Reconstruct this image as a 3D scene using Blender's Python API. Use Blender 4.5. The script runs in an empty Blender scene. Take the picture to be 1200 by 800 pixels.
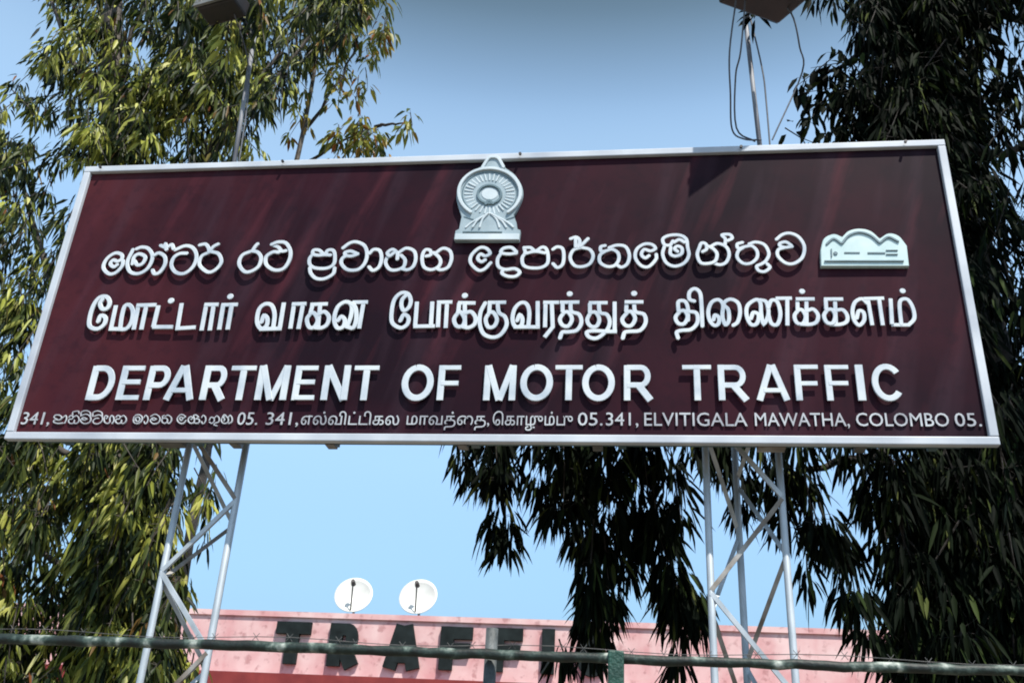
import bpy, math, random
import numpy as np
from mathutils import Matrix, Vector
random.seed(7)
rng = np.random.default_rng(11)
C = bpy.context.scene.collection
SC = bpy.context.scene

# ------------------------------------------------------------------ camera
CAMZ = 1.6
F = 1137.824
RC = np.array([[0.9920119, 0.00707352, 0.12594584],
               [0.1158116, -0.44682312, -0.88709457],
               [0.05000064, 0.89459436, -0.44407305]])
cam = bpy.data.cameras.new('camera')
cam.lens = F / 1200 * 36
cam.sensor_width = 36
cam.sensor_fit = 'HORIZONTAL'
cam.clip_start = 0.05
cam.clip_end = 2000
cam_o = bpy.data.objects.new('camera', cam)
C.objects.link(cam_o)
M4 = Matrix([list(RC[i]) + [[0, 0, CAMZ][i]] for i in range(3)] + [[0, 0, 0, 1]])
cam_o.matrix_world = M4
SC.camera = cam_o

# ------------------------------------------------------------------ sky, sun, exposure
SUN_EL, SUN_AZ = 60.0, 33.0        # azimuth: degrees from straight behind the viewer towards the right
w = bpy.data.worlds.new('World')
SC.world = w
w.use_nodes = True
nt = w.node_tree
bg = nt.nodes['Background']
sky = nt.nodes.new('ShaderNodeTexSky')
sky.sky_type = 'NISHITA'
sky.sun_disc = False
sky.sun_elevation = math.radians(SUN_EL)
sky.sun_rotation = math.radians(180 - SUN_AZ)
sky.air_density = 1.0
sky.dust_density = 0.6
sky.ozone_density = 1.5
gam = nt.nodes.new('ShaderNodeGamma')
gam.inputs['Gamma'].default_value = 1.0
hs = nt.nodes.new('ShaderNodeHueSaturation')
hs.inputs['Saturation'].default_value = 0.80
hs.inputs['Hue'].default_value = 0.485
nt.links.new(sky.outputs[0], hs.inputs['Color'])
nt.links.new(hs.outputs[0], gam.inputs[0])
# the sky deepens quickly towards the zenith
tcw = nt.nodes.new('ShaderNodeTexCoord'); spw = nt.nodes.new('ShaderNodeSeparateXYZ')
nt.links.new(tcw.outputs['Generated'], spw.inputs[0])
zr = nt.nodes.new('ShaderNodeValToRGB'); zr.color_ramp.interpolation = 'EASE'
STOPS = ((0.0, (.33, .35, .40)), (0.18, (.42, .51, .58)), (0.32, (.70, .80, .90)), (0.50, (.93, 1.02, 1.07)), (0.60, (1.02, 1.08, 1.09)), (0.65, (.80, .88, .92)), (0.71, (.42, .47, .46)), (0.80, (.25, .28, .27)))
zr.color_ramp.interpolation = 'CARDINAL'
els_ = zr.color_ramp.elements
while len(els_) < len(STOPS): els_.new(0.5)
for e_, (p_, c_) in zip(els_, STOPS):
    e_.position = p_; e_.color = tuple(k * 0.5 for k in c_) + (1,)
vm2 = nt.nodes.new('ShaderNodeVectorMath'); vm2.operation = 'SCALE'; vm2.inputs['Scale'].default_value = 2.0
nt.links.new(spw.outputs[2], zr.inputs[0])
vm = nt.nodes.new('ShaderNodeVectorMath'); vm.operation = 'MULTIPLY'
nt.links.new(gam.outputs[0], vm.inputs[0]); nt.links.new(zr.outputs[0], vm.inputs[1])
nt.links.new(vm.outputs[0], vm2.inputs[0]); nt.links.new(vm2.outputs[0], bg.inputs['Color'])
bg.inputs['Strength'].default_value = 0.15
sl = bpy.data.lights.new('sun', 'SUN')
sl.energy = 3.3
sl.angle = math.radians(0.53)
sl.color = (1.0, 0.955, 0.88)
so = bpy.data.objects.new('sun', sl)
C.objects.link(so)
el, az = math.radians(SUN_EL), math.radians(SUN_AZ)
sund = Vector((math.sin(az) * math.cos(el), -math.cos(az) * math.cos(el), math.sin(el)))   # towards the sun
so.rotation_euler = sund.to_track_quat('Z', 'Y').to_euler()
SC.view_settings.view_transform = 'Standard'
SC.view_settings.look = 'None'
SC.view_settings.gamma = 1.0
SC.view_settings.exposure = 1.0
SC.cycles.max_bounces = 6
SC.cycles.filter_width = 1.9

# ------------------------------------------------------------------ helpers
def ray(px, py):
    d = RC @ np.array([(px - 600) / F, -(py - 400) / F, -1.0])
    return d / d[1]

def at(px, py, Y):
    d = ray(px, py) * Y
    return np.array([d[0], Y, d[2] + CAMZ])

def proj(p):
    q = RC.T @ (np.asarray(p, float) - np.array([0, 0, CAMZ]))
    return 600 + F * q[0] / -q[2], 400 - F * q[1] / -q[2]

def tag(o, label=None, cat=None, group=None, kind=None):
    if label: o['label'] = label
    if cat: o['category'] = cat
    if group: o['group'] = group
    if kind: o['kind'] = kind
    return o

def empty(name, loc, label, cat, group=None):
    o = bpy.data.objects.new(name, None)
    C.objects.link(o)
    o.location = [float(v) for v in loc]
    o.empty_display_size = 0.2
    return tag(o, label, cat, group)

def root_loc(o):
    v = Vector((0, 0, 0))
    while o is not None:
        v = v + o.location
        o = o.parent
    return np.array(v)

class MB:
    def __init__(s):
        s.v, s.f = [], []
    def add(s, vs, fs):
        n = len(s.v)
        s.v += [tuple(float(c) for c in v) for v in vs]
        s.f += [tuple(i + n for i in f) for f in fs]
        return s
    def box(s, c, d, rot=None, bev=0.0):
        c = np.array(c, float); d = np.array(d, float) / 2
        if bev <= 0:
            vs = [np.array([x, y, z]) * d for x in (-1, 1) for y in (-1, 1) for z in (-1, 1)]
            fs = [(0, 1, 3, 2), (4, 6, 7, 5), (0, 4, 5, 1), (2, 3, 7, 6), (0, 2, 6, 4), (1, 5, 7, 3)]
        else:
            vs = []
            fs = []
            import bmesh
            bm = bmesh.new()
            bmesh.ops.create_cube(bm, size=1.0)
            for v in bm.verts: v.co = Vector((v.co.x * 2 * d[0], v.co.y * 2 * d[1], v.co.z * 2 * d[2]))
            bmesh.ops.bevel(bm, geom=bm.edges[:], offset=bev, segments=2, affect='EDGES', profile=0.5)
            bm.verts.index_update()
            vs = [np.array(v.co) for v in bm.verts]
            fs = [tuple(v.index for v in f.verts) for f in bm.faces]
            bm.free()
        if rot is not None:
            vs = [rot @ v for v in vs]
        return s.add([c + v for v in vs], fs)
    def bar(s, a, b, wd, hd, up=(0, 0, 1)):
        """box bar from a to b, wd across, hd along up"""
        a = np.array(a, float); b = np.array(b, float)
        t = b - a; L = np.linalg.norm(t); t /= L
        u = np.array(up, float); u = u - t * (u @ t)
        if np.linalg.norm(u) < 1e-6: u = np.array([0, 1, 0.]) - t * t[1]
        u /= np.linalg.norm(u); r = np.cross(t, u)
        return s.box((a + b) / 2, (L, wd, hd), rot=np.stack([t, r, u], axis=1))
    def tube(s, pts, rad, n=10, cap=True):
        pts = [np.array(p, float) for p in pts]
        if np.isscalar(rad): rad = [rad] * len(pts)
        base = len(s.v); prev = None
        for i, p in enumerate(pts):
            t = pts[min(i + 1, len(pts) - 1)] - pts[max(i - 1, 0)]
            t = t / (np.linalg.norm(t) + 1e-9)
            if prev is None:
                u = np.array([0, 0, 1.]) if abs(t[2]) < 0.9 else np.array([1., 0, 0])
            else: u = prev
            u = u - t * (u @ t); u /= np.linalg.norm(u); prev = u
            r = np.cross(t, u)
            for k in range(n):
                a = 2 * math.pi * k / n
                q = p + rad[i] * (math.cos(a) * u + math.sin(a) * r)
                s.v.append(tuple(float(c) for c in q))
        for i in range(len(pts) - 1):
            for k in range(n):
                a = base + i * n + k; b = base + i * n + (k + 1) % n
                s.f.append((a, b, b + n, a + n))
        if cap:
            s.f.append(tuple(base + k for k in reversed(range(n))))
            e = base + (len(pts) - 1) * n
            s.f.append(tuple(e + k for k in range(n)))
        return s
    def build(s, name, mat, parent=None, smooth=False):
        me = bpy.data.meshes.new(name)
        off = root_loc(parent) if parent is not None else np.zeros(3)
        me.from_pydata([tuple(np.array(v) - off) for v in s.v], [], s.f)
        import bmesh
        bm = bmesh.new(); bm.from_mesh(me)
        bmesh.ops.recalc_face_normals(bm, faces=bm.faces[:])
        bm.to_mesh(me); bm.free()
        if smooth:
            for p in me.polygons: p.use_smooth = True
        o = bpy.data.objects.new(name, me)
        C.objects.link(o)
        if mat: me.materials.append(mat)
        if parent is not None: o.parent = parent
        return o

# ------------------------------------------------------------------ materials
def mat_new(name):
    m = bpy.data.materials.new(name)
    m.use_nodes = True
    return m, m.node_tree, m.node_tree.nodes['Principled BSDF']

def N(nt, t, **kw):
    n = nt.nodes.new(t)
    for k, v in kw.items(): setattr(n, k, v)
    return n

def noisy(name, stops, scale=4.0, rough=0.6, metal=0.0, detail=6, bump=0.0, stretch=(1, 1, 1), bscale=None, spec=None, distortion=0.0):
    """base colour from a noise through a ramp"""
    m, nt, b = mat_new(name)
    tc = N(nt, 'ShaderNodeTexCoord'); mp = N(nt, 'ShaderNodeMapping')
    mp.inputs['Scale'].default_value = stretch
    nt.links.new(tc.outputs['Object'], mp.inputs[0])
    no = N(nt, 'ShaderNodeTexNoise')
    no.inputs['Scale'].default_value = scale; no.inputs['Detail'].default_value = detail
    no.inputs['Distortion'].default_value = distortion
    nt.links.new(mp.outputs[0], no.inputs['Vector'])
    cr = N(nt, 'ShaderNodeValToRGB')
    els = cr.color_ramp.elements
    els[0].position, els[0].color = stops[0][0], (*stops[0][1], 1)
    els[1].position, els[1].color = stops[-1][0], (*stops[-1][1], 1)
    for p, c in stops[1:-1]:
        e = els.new(p); e.color = (*c, 1)
    nt.links.new(no.outputs['Fac'], cr.inputs[0])
    nt.links.new(cr.outputs[0], b.inputs['Base Color'])
    b.inputs['Roughness'].default_value = rough
    b.inputs['Metallic'].default_value = metal
    if spec is not None: b.inputs['Specular IOR Level'].default_value = spec
    if bump > 0:
        n2 = N(nt, 'ShaderNodeTexNoise'); n2.inputs['Scale'].default_value = bscale or scale * 6
        nt.links.new(tc.outputs['Object'], n2.inputs['Vector'])
        bp = N(nt, 'ShaderNodeBump'); bp.inputs['Strength'].default_value = bump
        bp.inputs['Distance'].default_value = 0.02
        nt.links.new(n2.outputs['Fac'], bp.inputs['Height'])
        nt.links.new(bp.outputs[0], b.inputs['Normal'])
    return m

def leaf_mat(name, stops, rough=0.42, trans=0.25, spec=0.4):
    m, nt, b = mat_new(name)
    g = N(nt, 'ShaderNodeNewGeometry')
    cr = N(nt, 'ShaderNodeValToRGB'); els = cr.color_ramp.elements
    els[0].position, els[0].color = stops[0][0], (*stops[0][1], 1)
    els[1].position, els[1].color = stops[-1][0], (*stops[-1][1], 1)
    for p, c in stops[1:-1]:
        e = els.new(p); e.color = (*c, 1)
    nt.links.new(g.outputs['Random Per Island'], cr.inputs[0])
    nt.links.new(cr.outputs[0], b.inputs['Base Color'])
    b.inputs['Roughness'].default_value = rough
    b.inputs['Specular IOR Level'].default_value = spec
    tr = N(nt, 'ShaderNodeBsdfTranslucent')
    nt.links.new(cr.outputs[0], tr.inputs[0])
    mx = N(nt, 'ShaderNodeMixShader'); mx.inputs[0].default_value = trans
    out = nt.nodes['Material Output']
    nt.links.new(b.outputs[0], mx.inputs[1]); nt.links.new(tr.outputs[0], mx.inputs[2])
    nt.links.new(mx.outputs[0], out.inputs['Surface'])
    return m

def panel_mat():
    """maroon sheet metal: red patches; slanting streaks and a redder left end stand in for light"""
    m, nt, b = mat_new('maroon_panel')
    tc = N(nt, 'ShaderNodeTexCoord')
    def nz(scale, stretch, rotY=0.0, detail=5, dist=0.0):
        mp = N(nt, 'ShaderNodeMapping')
        mp.inputs['Rotation'].default_value = (0, rotY, 0)
        mp2 = N(nt, 'ShaderNodeMapping'); mp2.inputs['Scale'].default_value = stretch
        nt.links.new(tc.outputs['Object'], mp.inputs[0]); nt.links.new(mp.outputs[0], mp2.inputs[0])
        n = N(nt, 'ShaderNodeTexNoise'); n.inputs['Scale'].default_value = scale
        n.inputs['Detail'].default_value = detail; n.inputs['Distortion'].default_value = dist
        nt.links.new(mp2.outputs[0], n.inputs['Vector'])
        return n.outputs['Fac']
    def rng_(x, a, b_, c=0.0, d=1.0):
        r = N(nt, 'ShaderNodeMapRange'); r.inputs[1].default_value = a; r.inputs[2].default_value = b_
        r.inputs[3].default_value = c; r.inputs[4].default_value = d
        nt.links.new(x, r.inputs[0]); return r.outputs[0]
    def mul(a, b_):
        n = N(nt, 'ShaderNodeMath', operation='MULTIPLY'); nt.links.new(a, n.inputs[0])
        if isinstance(b_, (int, float)): n.inputs[1].default_value = b_
        else: nt.links.new(b_, n.inputs[1])
        return n.outputs[0]
    def mix(fac, a, col):
        n = N(nt, 'ShaderNodeMix', data_type='RGBA')
        nt.links.new(fac, n.inputs[0])
        if isinstance(a, tuple): n.inputs[6].default_value = (*a, 1)
        else: nt.links.new(a, n.inputs[6])
        n.inputs[7].default_value = (*col, 1)
        return n.outputs[2]
    sep = N(nt, 'ShaderNodeSeparateXYZ'); nt.links.new(tc.outputs['Object'], sep.inputs[0])
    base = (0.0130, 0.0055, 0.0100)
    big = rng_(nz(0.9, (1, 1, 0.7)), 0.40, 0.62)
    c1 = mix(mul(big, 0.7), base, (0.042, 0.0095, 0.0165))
    left = rng_(sep.outputs[0], -1.2, -2.8)                # redder left end: how light falls along the board, put into colour
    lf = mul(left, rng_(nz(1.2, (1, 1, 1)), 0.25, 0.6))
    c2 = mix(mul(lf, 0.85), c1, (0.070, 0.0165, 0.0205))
    streak = rng_(nz(5.5, (1, 1, 0.12), rotY=math.radians(-20), detail=4), 0.56, 0.74)  # slanting light through foliage, painted as redder streaks
    top = rng_(sep.outputs[2], 0.1, 0.9, 0.25, 1.0)                 # painted light streaks strengthen towards the top
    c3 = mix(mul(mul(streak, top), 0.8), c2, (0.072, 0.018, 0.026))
    light_streak = rng_(nz(5, (1, 1, 0.12), rotY=math.radians(-14), detail=3), 0.52, 0.74)  # paler slanting streaks, also light painted into the colour
    c4 = mix(mul(light_streak, 0.36), c3, (0.055, 0.032, 0.045))
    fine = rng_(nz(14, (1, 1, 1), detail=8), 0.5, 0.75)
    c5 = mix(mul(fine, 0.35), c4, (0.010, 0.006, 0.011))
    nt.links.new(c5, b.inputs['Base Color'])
    b.inputs['Roughness'].default_value = 0.5
    b.inputs['Specular IOR Level'].default_value = 0.05
    bp = N(nt, 'ShaderNodeBump'); bp.inputs['Strength'].default_value = 0.15; bp.inputs['Distance'].default_value = 0.03
    nt.links.new(nz(1.6, (1, 1, 1), detail=2), bp.inputs['Height'])
    nt.links.new(bp.outputs[0], b.inputs['Normal'])
    return m

M = {}
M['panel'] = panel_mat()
M['letter'] = noisy('white_letter', [(0.3, (0.36, 0.42, 0.48)), (0.48, (0.52, 0.565, 0.60)), (0.62, (0.60, 0.64, 0.655))], scale=5.0, rough=0.45)
M['address'] = noisy('address_paint', [(0.3, (0.24, 0.24, 0.27)), (0.65, (0.50, 0.52, 0.54))], scale=5, rough=0.5)
M['frame'] = noisy('frame_aluminium', [(0.3, (0.34, 0.37, 0.42)), (0.55, (0.50, 0.53, 0.57)), (0.75, (0.60, 0.62, 0.64))], scale=2.2, rough=0.5)
M['frame_back'] = noisy('frame_back_steel', [(0.3, (0.05, 0.09, 0.10)), (0.7, (0.13, 0.19, 0.20))], scale=5, rough=0.6)
M['emblem'] = noisy('emblem_paint', [(0.3, (0.20, 0.27, 0.30)), (0.7, (0.36, 0.44, 0.475))], scale=6, rough=0.5)
M['emblem_hi'] = noisy('emblem_rim_paint', [(0.3, (0.44, 0.51, 0.54)), (0.7, (0.58, 0.64, 0.66))], scale=6, rough=0.45)
M['emblem_dk'] = noisy('emblem_line_paint', [(0.3, (0.07, 0.12, 0.14)), (0.7, (0.14, 0.21, 0.24))], scale=9, rough=0.5)
M['logo'] = noisy('logo_paint', [(0.3, (0.40, 0.54, 0.54)), (0.7, (0.54, 0.66, 0.65))], scale=6, rough=0.45)
M['galv'] = noisy('galvanised_steel', [(0.25, (0.20, 0.23, 0.25)), (0.5, (0.40, 0.44, 0.47)), (0.75, (0.58, 0.61, 0.64))], scale=7, rough=0.5, metal=0.25, stretch=(1, 1, 0.35))
M['polepaint'] = noisy('dull_grey_pole', [(0.3, (0.07, 0.07, 0.085)), (0.5, (0.16, 0.165, 0.185)), (0.75, (0.36, 0.38, 0.41))], scale=7, rough=0.6, stretch=(1, 1, 0.3))
M['rust'] = noisy('weathered_angle_steel', [(0.25, (0.09, 0.065, 0.05)), (0.5, (0.22, 0.19, 0.16)), (0.75, (0.42, 0.42, 0.41))], scale=6, rough=0.65, metal=0.15)
M['pink'] = None
M['red'] = noisy('red_oxide_band', [(0.3, (0.17, 0.014, 0.014)), (0.7, (0.25, 0.028, 0.024))], scale=2.5, rough=0.7)
M['darkletter'] = noisy('dark_letter_paint', [(0.3, (0.004, 0.007, 0.007)), (0.7, (0.014, 0.021, 0.021))], scale=4, rough=0.7, spec=0.2)
M['dish'] = noisy('dish_white', [(0.3, (0.55, 0.55, 0.51)), (0.7, (0.66, 0.66, 0.62))], scale=3, rough=0.45)
M['darkmetal'] = noisy('dark_metal', [(0.3, (0.02, 0.018, 0.018)), (0.7, (0.06, 0.05, 0.05))], scale=8, rough=0.55)
M['lampbody'] = noisy('lamp_body', [(0.3, (0.006, 0.005, 0.005)), (0.7, (0.018, 0.012, 0.011))], scale=8, rough=0.5)
M['lamprim'] = noisy('lamp_rim', [(0.3, (0.10, 0.10, 0.09)), (0.7, (0.22, 0.22, 0.21))], scale=8, rough=0.5, metal=0.3)
M['glass'] = noisy('lamp_glass', [(0.3, (0.10, 0.10, 0.10)), (0.7, (0.2, 0.2, 0.2))], scale=5, rough=0.15)
M['rail'] = noisy('peeling_green_pipe', [(0.42, (0.003, 0.007, 0.005)), (0.55, (0.010, 0.024, 0.018)), (0.62, (0.07, 0.10, 0.083)), (0.72, (0.40, 0.43, 0.38))], scale=14, rough=0.6, bump=0.15, bscale=60)
M['post'] = noisy('green_post_paint', [(0.3, (0.008, 0.04, 0.027)), (0.6, (0.022, 0.085, 0.06)), (0.8, (0.10, 0.17, 0.135))], scale=14, rough=0.55, bump=0.3)
M['greypost'] = noisy('grey_post', [(0.3, (0.03, 0.035, 0.035)), (0.7, (0.12, 0.13, 0.13))], scale=12, rough=0.6, bump=0.3)
M['wire'] = noisy('wire', [(0.3, (0.05, 0.05, 0.05)), (0.7, (0.15, 0.14, 0.13))], scale=20, rough=0.6)
M['cable'] = noisy('cable', [(0.3, (0.04, 0.045, 0.06)), (0.7, (0.10, 0.11, 0.13))], scale=20, rough=0.6)
M['bark'] = noisy('bark', [(0.3, (0.022, 0.018, 0.015)), (0.5, (0.06, 0.05, 0.042)), (0.75, (0.14, 0.12, 0.10))], scale=5, rough=0.85, stretch=(1, 1, 0.25), bump=0.8, bscale=14)
M['darkbark'] = noisy('dark_bark', [(0.3, (0.010, 0.008, 0.007)), (0.7, (0.04, 0.034, 0.03))], scale=5, rough=0.9, stretch=(1, 1, 0.25), bump=0.8, bscale=14)
M['ground'] = noisy('ground', [(0.3, (0.10, 0.085, 0.065)), (0.5, (0.16, 0.135, 0.10)), (0.7, (0.22, 0.19, 0.15))], scale=0.35, rough=0.95, bump=0.4, bscale=9, detail=10)
M['window'] = noisy('window_glass', [(0.3, (0.02, 0.028, 0.035)), (0.7, (0.05, 0.06, 0.07))], scale=1, rough=0.1)
M['winframe'] = noisy('window_frame_paint', [(0.3, (0.45, 0.43, 0.40)), (0.7, (0.6, 0.58, 0.55))], scale=5, rough=0.5)
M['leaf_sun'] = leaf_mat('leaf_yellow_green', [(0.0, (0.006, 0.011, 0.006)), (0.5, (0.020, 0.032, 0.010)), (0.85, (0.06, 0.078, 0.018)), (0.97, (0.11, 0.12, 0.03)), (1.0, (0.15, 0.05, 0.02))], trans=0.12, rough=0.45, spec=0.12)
M['leaf_young'] = leaf_mat('leaf_young_yellow_green', [(0.0, (0.09, 0.115, 0.02)), (0.5, (0.28, 0.30, 0.05)), (0.9, (0.46, 0.46, 0.11)), (1.0, (0.52, 0.50, 0.22))], trans=0.25, rough=0.42, spec=0.2)
M['leaf_yel'] = leaf_mat('leaf_yellowing', [(0.0, (0.05, 0.075, 0.018)), (0.45, (0.12, 0.14, 0.025)), (0.80, (0.26, 0.24, 0.04)), (0.93, (0.28, 0.15, 0.025)), (1.0, (0.20, 0.06, 0.02))], trans=0.3, spec=0.2)
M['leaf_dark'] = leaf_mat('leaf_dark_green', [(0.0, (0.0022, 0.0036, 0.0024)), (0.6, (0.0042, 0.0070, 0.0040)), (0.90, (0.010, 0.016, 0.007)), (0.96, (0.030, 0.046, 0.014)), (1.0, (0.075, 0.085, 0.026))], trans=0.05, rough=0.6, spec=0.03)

def pink_mat():
    m, nt, b = mat_new('pink_mottled_plaster')
    tc = N(nt, 'ShaderNodeTexCoord')
    n1 = N(nt, 'ShaderNodeTexNoise'); n1.inputs['Scale'].default_value = 1.3; n1.inputs['Detail'].default_value = 8
    n2 = N(nt, 'ShaderNodeTexNoise'); n2.inputs['Scale'].default_value = 5.5; n2.inputs['Detail'].default_value = 6
    mp = N(nt, 'ShaderNodeMapping'); mp.inputs['Scale'].default_value = (1, 1, 0.18)
    n3 = N(nt, 'ShaderNodeTexNoise'); n3.inputs['Scale'].default_value = 3.0; n3.inputs['Detail'].default_value = 5
    nt.links.new(tc.outputs['Object'], n1.inputs['Vector']); nt.links.new(tc.outputs['Object'], n2.inputs['Vector'])
    nt.links.new(tc.outputs['Object'], mp.inputs[0]); nt.links.new(mp.outputs[0], n3.inputs['Vector'])
    r1 = N(nt, 'ShaderNodeValToRGB'); e = r1.color_ramp.elements
    e[0].position, e[0].color = 0.35, (0.60, 0.30, 0.30, 1)
    e[1].position, e[1].color = 0.65, (0.74, 0.52, 0.50, 1)
    nt.links.new(n1.outputs['Fac'], r1.inputs[0])
    r2 = N(nt, 'ShaderNodeMapRange'); r2.inputs[1].default_value = 0.56; r2.inputs[2].default_value = 0.66
    nt.links.new(n2.outputs['Fac'], r2.inputs[0])
    mx = N(nt, 'ShaderNodeMix', data_type='RGBA'); mx.inputs[7].default_value = (0.36, 0.15, 0.15, 1)
    mu = N(nt, 'ShaderNodeMath', operation='MULTIPLY'); mu.inputs[1].default_value = 0.6
    nt.links.new(r2.outputs[0], mu.inputs[0]); nt.links.new(mu.outputs[0], mx.inputs[0]); nt.links.new(r1.outputs[0], mx.inputs[6])
    r3 = N(nt, 'ShaderNodeMapRange'); r3.inputs[1].default_value = 0.55; r3.inputs[2].default_value = 0.75; r3.inputs[4].default_value = 0.6
    nt.links.new(n3.outputs['Fac'], r3.inputs[0])
    mx2 = N(nt, 'ShaderNodeMix', data_type='RGBA'); mx2.inputs[7].default_value = (0.72, 0.50, 0.48, 1)
    nt.links.new(r3.outputs[0], mx2.inputs[0]); nt.links.new(mx.outputs[2], mx2.inputs[6])
    nt.links.new(mx2.outputs[2], b.inputs['Base Color'])
    b.inputs['Roughness'].default_value = 0.8
    return m
M['pink'] = pink_mat()

# ------------------------------------------------------------------ ground
g = MB().add([(-600, -300, 0), (600, -300, 0), (600, 1500, 0), (-600, 1500, 0)], [(0, 1, 2, 3)]).build('ground', M['ground'])
tag(g, kind='structure')

# ------------------------------------------------------------------ pink building
_r0, _r1 = ray(262, 714), ray(990, 737)      # two sight lines along its level roof edge give its heading
_y1 = 22.0 * _r0[2] / _r1[2]
BSL = (_y1 - 22.0) / (_r1[0] * _y1 - _r0[0] * 22.0)
BA = math.atan(BSL)
BC = np.array([-9.57, 22.0, 0.0])
bx, by = np.array([math.cos(BA), math.sin(BA), 0]), np.array([-math.sin(BA), math.cos(BA), 0])
BR = np.stack([bx, by, np.array([0, 0, 1.])], axis=1)
def bp(u, v, z):                   # u along the front from BC, v depth behind the front face
    return BC + bx * u + by * v + np.array([0, 0, z])
def b_hit(px, py, v=0.0):          # where a sight line meets the building's front plane
    d = ray(px, py); o = np.array([0, 0, CAMZ])
    t = ((BC + by * v - o) @ by) / (d @ by)
    p = o + d * t
    return (p - BC) @ bx, p[2]
ROOF = b_hit(262, 714)[1]
BANDZ = b_hit(300, 787.5, -0.35)[1]
U0, U1 = -9.0, 22.0
bld = empty('building', BC, 'low pink walled building with dark block letters along its parapet and a red band', 'building')
def bbox(mb, u0, u1, v0, v1, z0, z1, bev=0):
    c = bp((u0 + u1) / 2, (v0 + v1) / 2, (z0 + z1) / 2)
    return mb.box(c, (u1 - u0, v1 - v0, z1 - z0), rot=BR, bev=bev)
bbox(MB(), U0, U1, 0, 0.25, BANDZ - 0.02, ROOF - 0.12).build('parapet', M['pink'], bld)
mb = MB(); bbox(mb, U0 - .05, U1 + .05, -0.05, 0.32, ROOF - 0.12, ROOF)
mb.build('coping', M['pink'], bld)
mb = MB(); bbox(mb, U0 - .3, U1 + .3, -0.40, 0.6, BANDZ - 0.45, BANDZ); mb.build('band', M['red'], bld)
mb = MB(); bbox(mb, U0, U1, 0.02, 10, 0, BANDZ - 0.45); mb.build('wall', M['pink'], bld)
mb = MB(); bbox(mb, U0 + .02, U1 - .02, 0.6, 10, BANDZ - 0.45, ROOF - 0.75); mb.build('roof', M['greypost'], bld)
for i in range(9):
    u = U0 + 2.0 + i * 3.2
    f = MB()
    for (a, b_, z0, z1) in ((u, u + 1.6, 1.0, 1.08), (u, u + 1.6, 2.22, 2.3), (u, u + .08, 1.08, 2.22), (u + 1.52, u + 1.6, 1.08, 2.22), (u + .76, u + .84, 1.08, 2.22)):
        bbox(f, a, b_, -0.05, 0.018, z0, z1)
    fo = f.build('window', M['winframe'], bld)
    p = MB(); bbox(p, u + .08, u + 1.52, -0.01, 0.016, 1.08, 2.22); p.build('pane', M['window'], fo)

# ------------------------------------------------------------------ stroke lettering
def catmull(pts, n=5):
    pts = [np.array(p, float) for p in pts]
    if len(pts) < 3: return pts
    out = []
    ext = [2 * pts[0] - pts[1]] + pts + [2 * pts[-1] - pts[-2]]
    for i in range(len(pts) - 1):
        p0, p1, p2, p3 = ext[i:i + 4]
        for k in range(n):
            t = k / n
            out.append(0.5 * ((2 * p1) + (-p0 + p2) * t + (2 * p0 - 5 * p1 + 4 * p2 - p3) * t * t + (-p0 + 3 * p1 - 3 * p2 + p3) * t ** 3))
    out.append(pts[-1])
    return out

STROKE_N = [0]
def ribbon(mb, pts, wd, y0, depth, to3, rnd=True, square=True):
    """raised letter stroke: pts in plane metres (x,z); front face towards -Y. to3(x, y, z) -> world point"""
    pts = [np.array(p, float) for p in pts]
    q = [pts[0]]
    for p in pts[1:]:
        if np.linalg.norm(p - q[-1]) > 1e-4: q.append(p)
    pts = q
    if len(pts) < 2: return
    h = wd / 2
    tn = []
    for i in range(len(pts)):
        a = pts[min(i + 1, len(pts) - 1)] - pts[max(i - 1, 0)]
        if 0 < i < len(pts) - 1:
            t1 = pts[i] - pts[i - 1]; t2 = pts[i + 1] - pts[i]
            a = t1 / np.linalg.norm(t1) + t2 / np.linalg.norm(t2)
            if np.linalg.norm(a) < 0.3: a = t1
        tn.append(a / np.linalg.norm(a))
    secs = []
    if rnd:
        for s in (0.0, 0.35, 0.7, 0.92): secs.append((pts[0] - tn[0] * h * (1 - s), tn[0], h * math.sqrt(max(0.02, 1 - (1 - s) ** 2))))
    elif square: secs.append((pts[0] - tn[0] * h * 0.0, tn[0], h))
    for i, p in enumerate(pts):
        k = h
        if 0 < i < len(pts) - 1:
            t1 = (pts[i] - pts[i - 1]); t1 /= np.linalg.norm(t1)
            k = h / max(0.6, float(t1 @ tn[i]))
        if rnd or 0 < i < len(pts) - 1 or not square or i > 0: secs.append((p, tn[i], k))
    if rnd:
        for s in (0.92, 0.7, 0.35, 0.0): secs.append((pts[-1] + tn[-1] * h * (1 - s), tn[-1], h * math.sqrt(max(0.02, 1 - (1 - s) ** 2))))
    STROKE_N[0] += 1
    e0 = (STROKE_N[0] % 7) * 0.0009
    n = len(secs); vs = []; fs = []
    bevel = min(0.004, h * 0.3, depth * .5)
    for i, (p, t, k) in enumerate(secs):
        e = e0 + 0.0008 * i / n
        nn = np.array([-t[1], t[0]])
        kb = max(k - bevel, k * 0.4)
        for (o, y) in ((-k, y0), (-k, y0 - depth + bevel - e), (-kb, y0 - depth - e), (kb, y0 - depth - e), (k, y0 - depth + bevel - e), (k, y0)):
            c = p + nn * o
            vs.append(to3(c[0], y, c[1]))
    for i in range(n - 1):
        for j in range(6):
            a = i * 6 + j; b_ = i * 6 + (j + 1) % 6
            fs.append((a, b_, b_ + 6, a + 6))
    fs.append(tuple(range(6))); fs.append(tuple((n - 1) * 6 + j for j in reversed(range(6))))
    mb.add(vs, fs)

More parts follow.
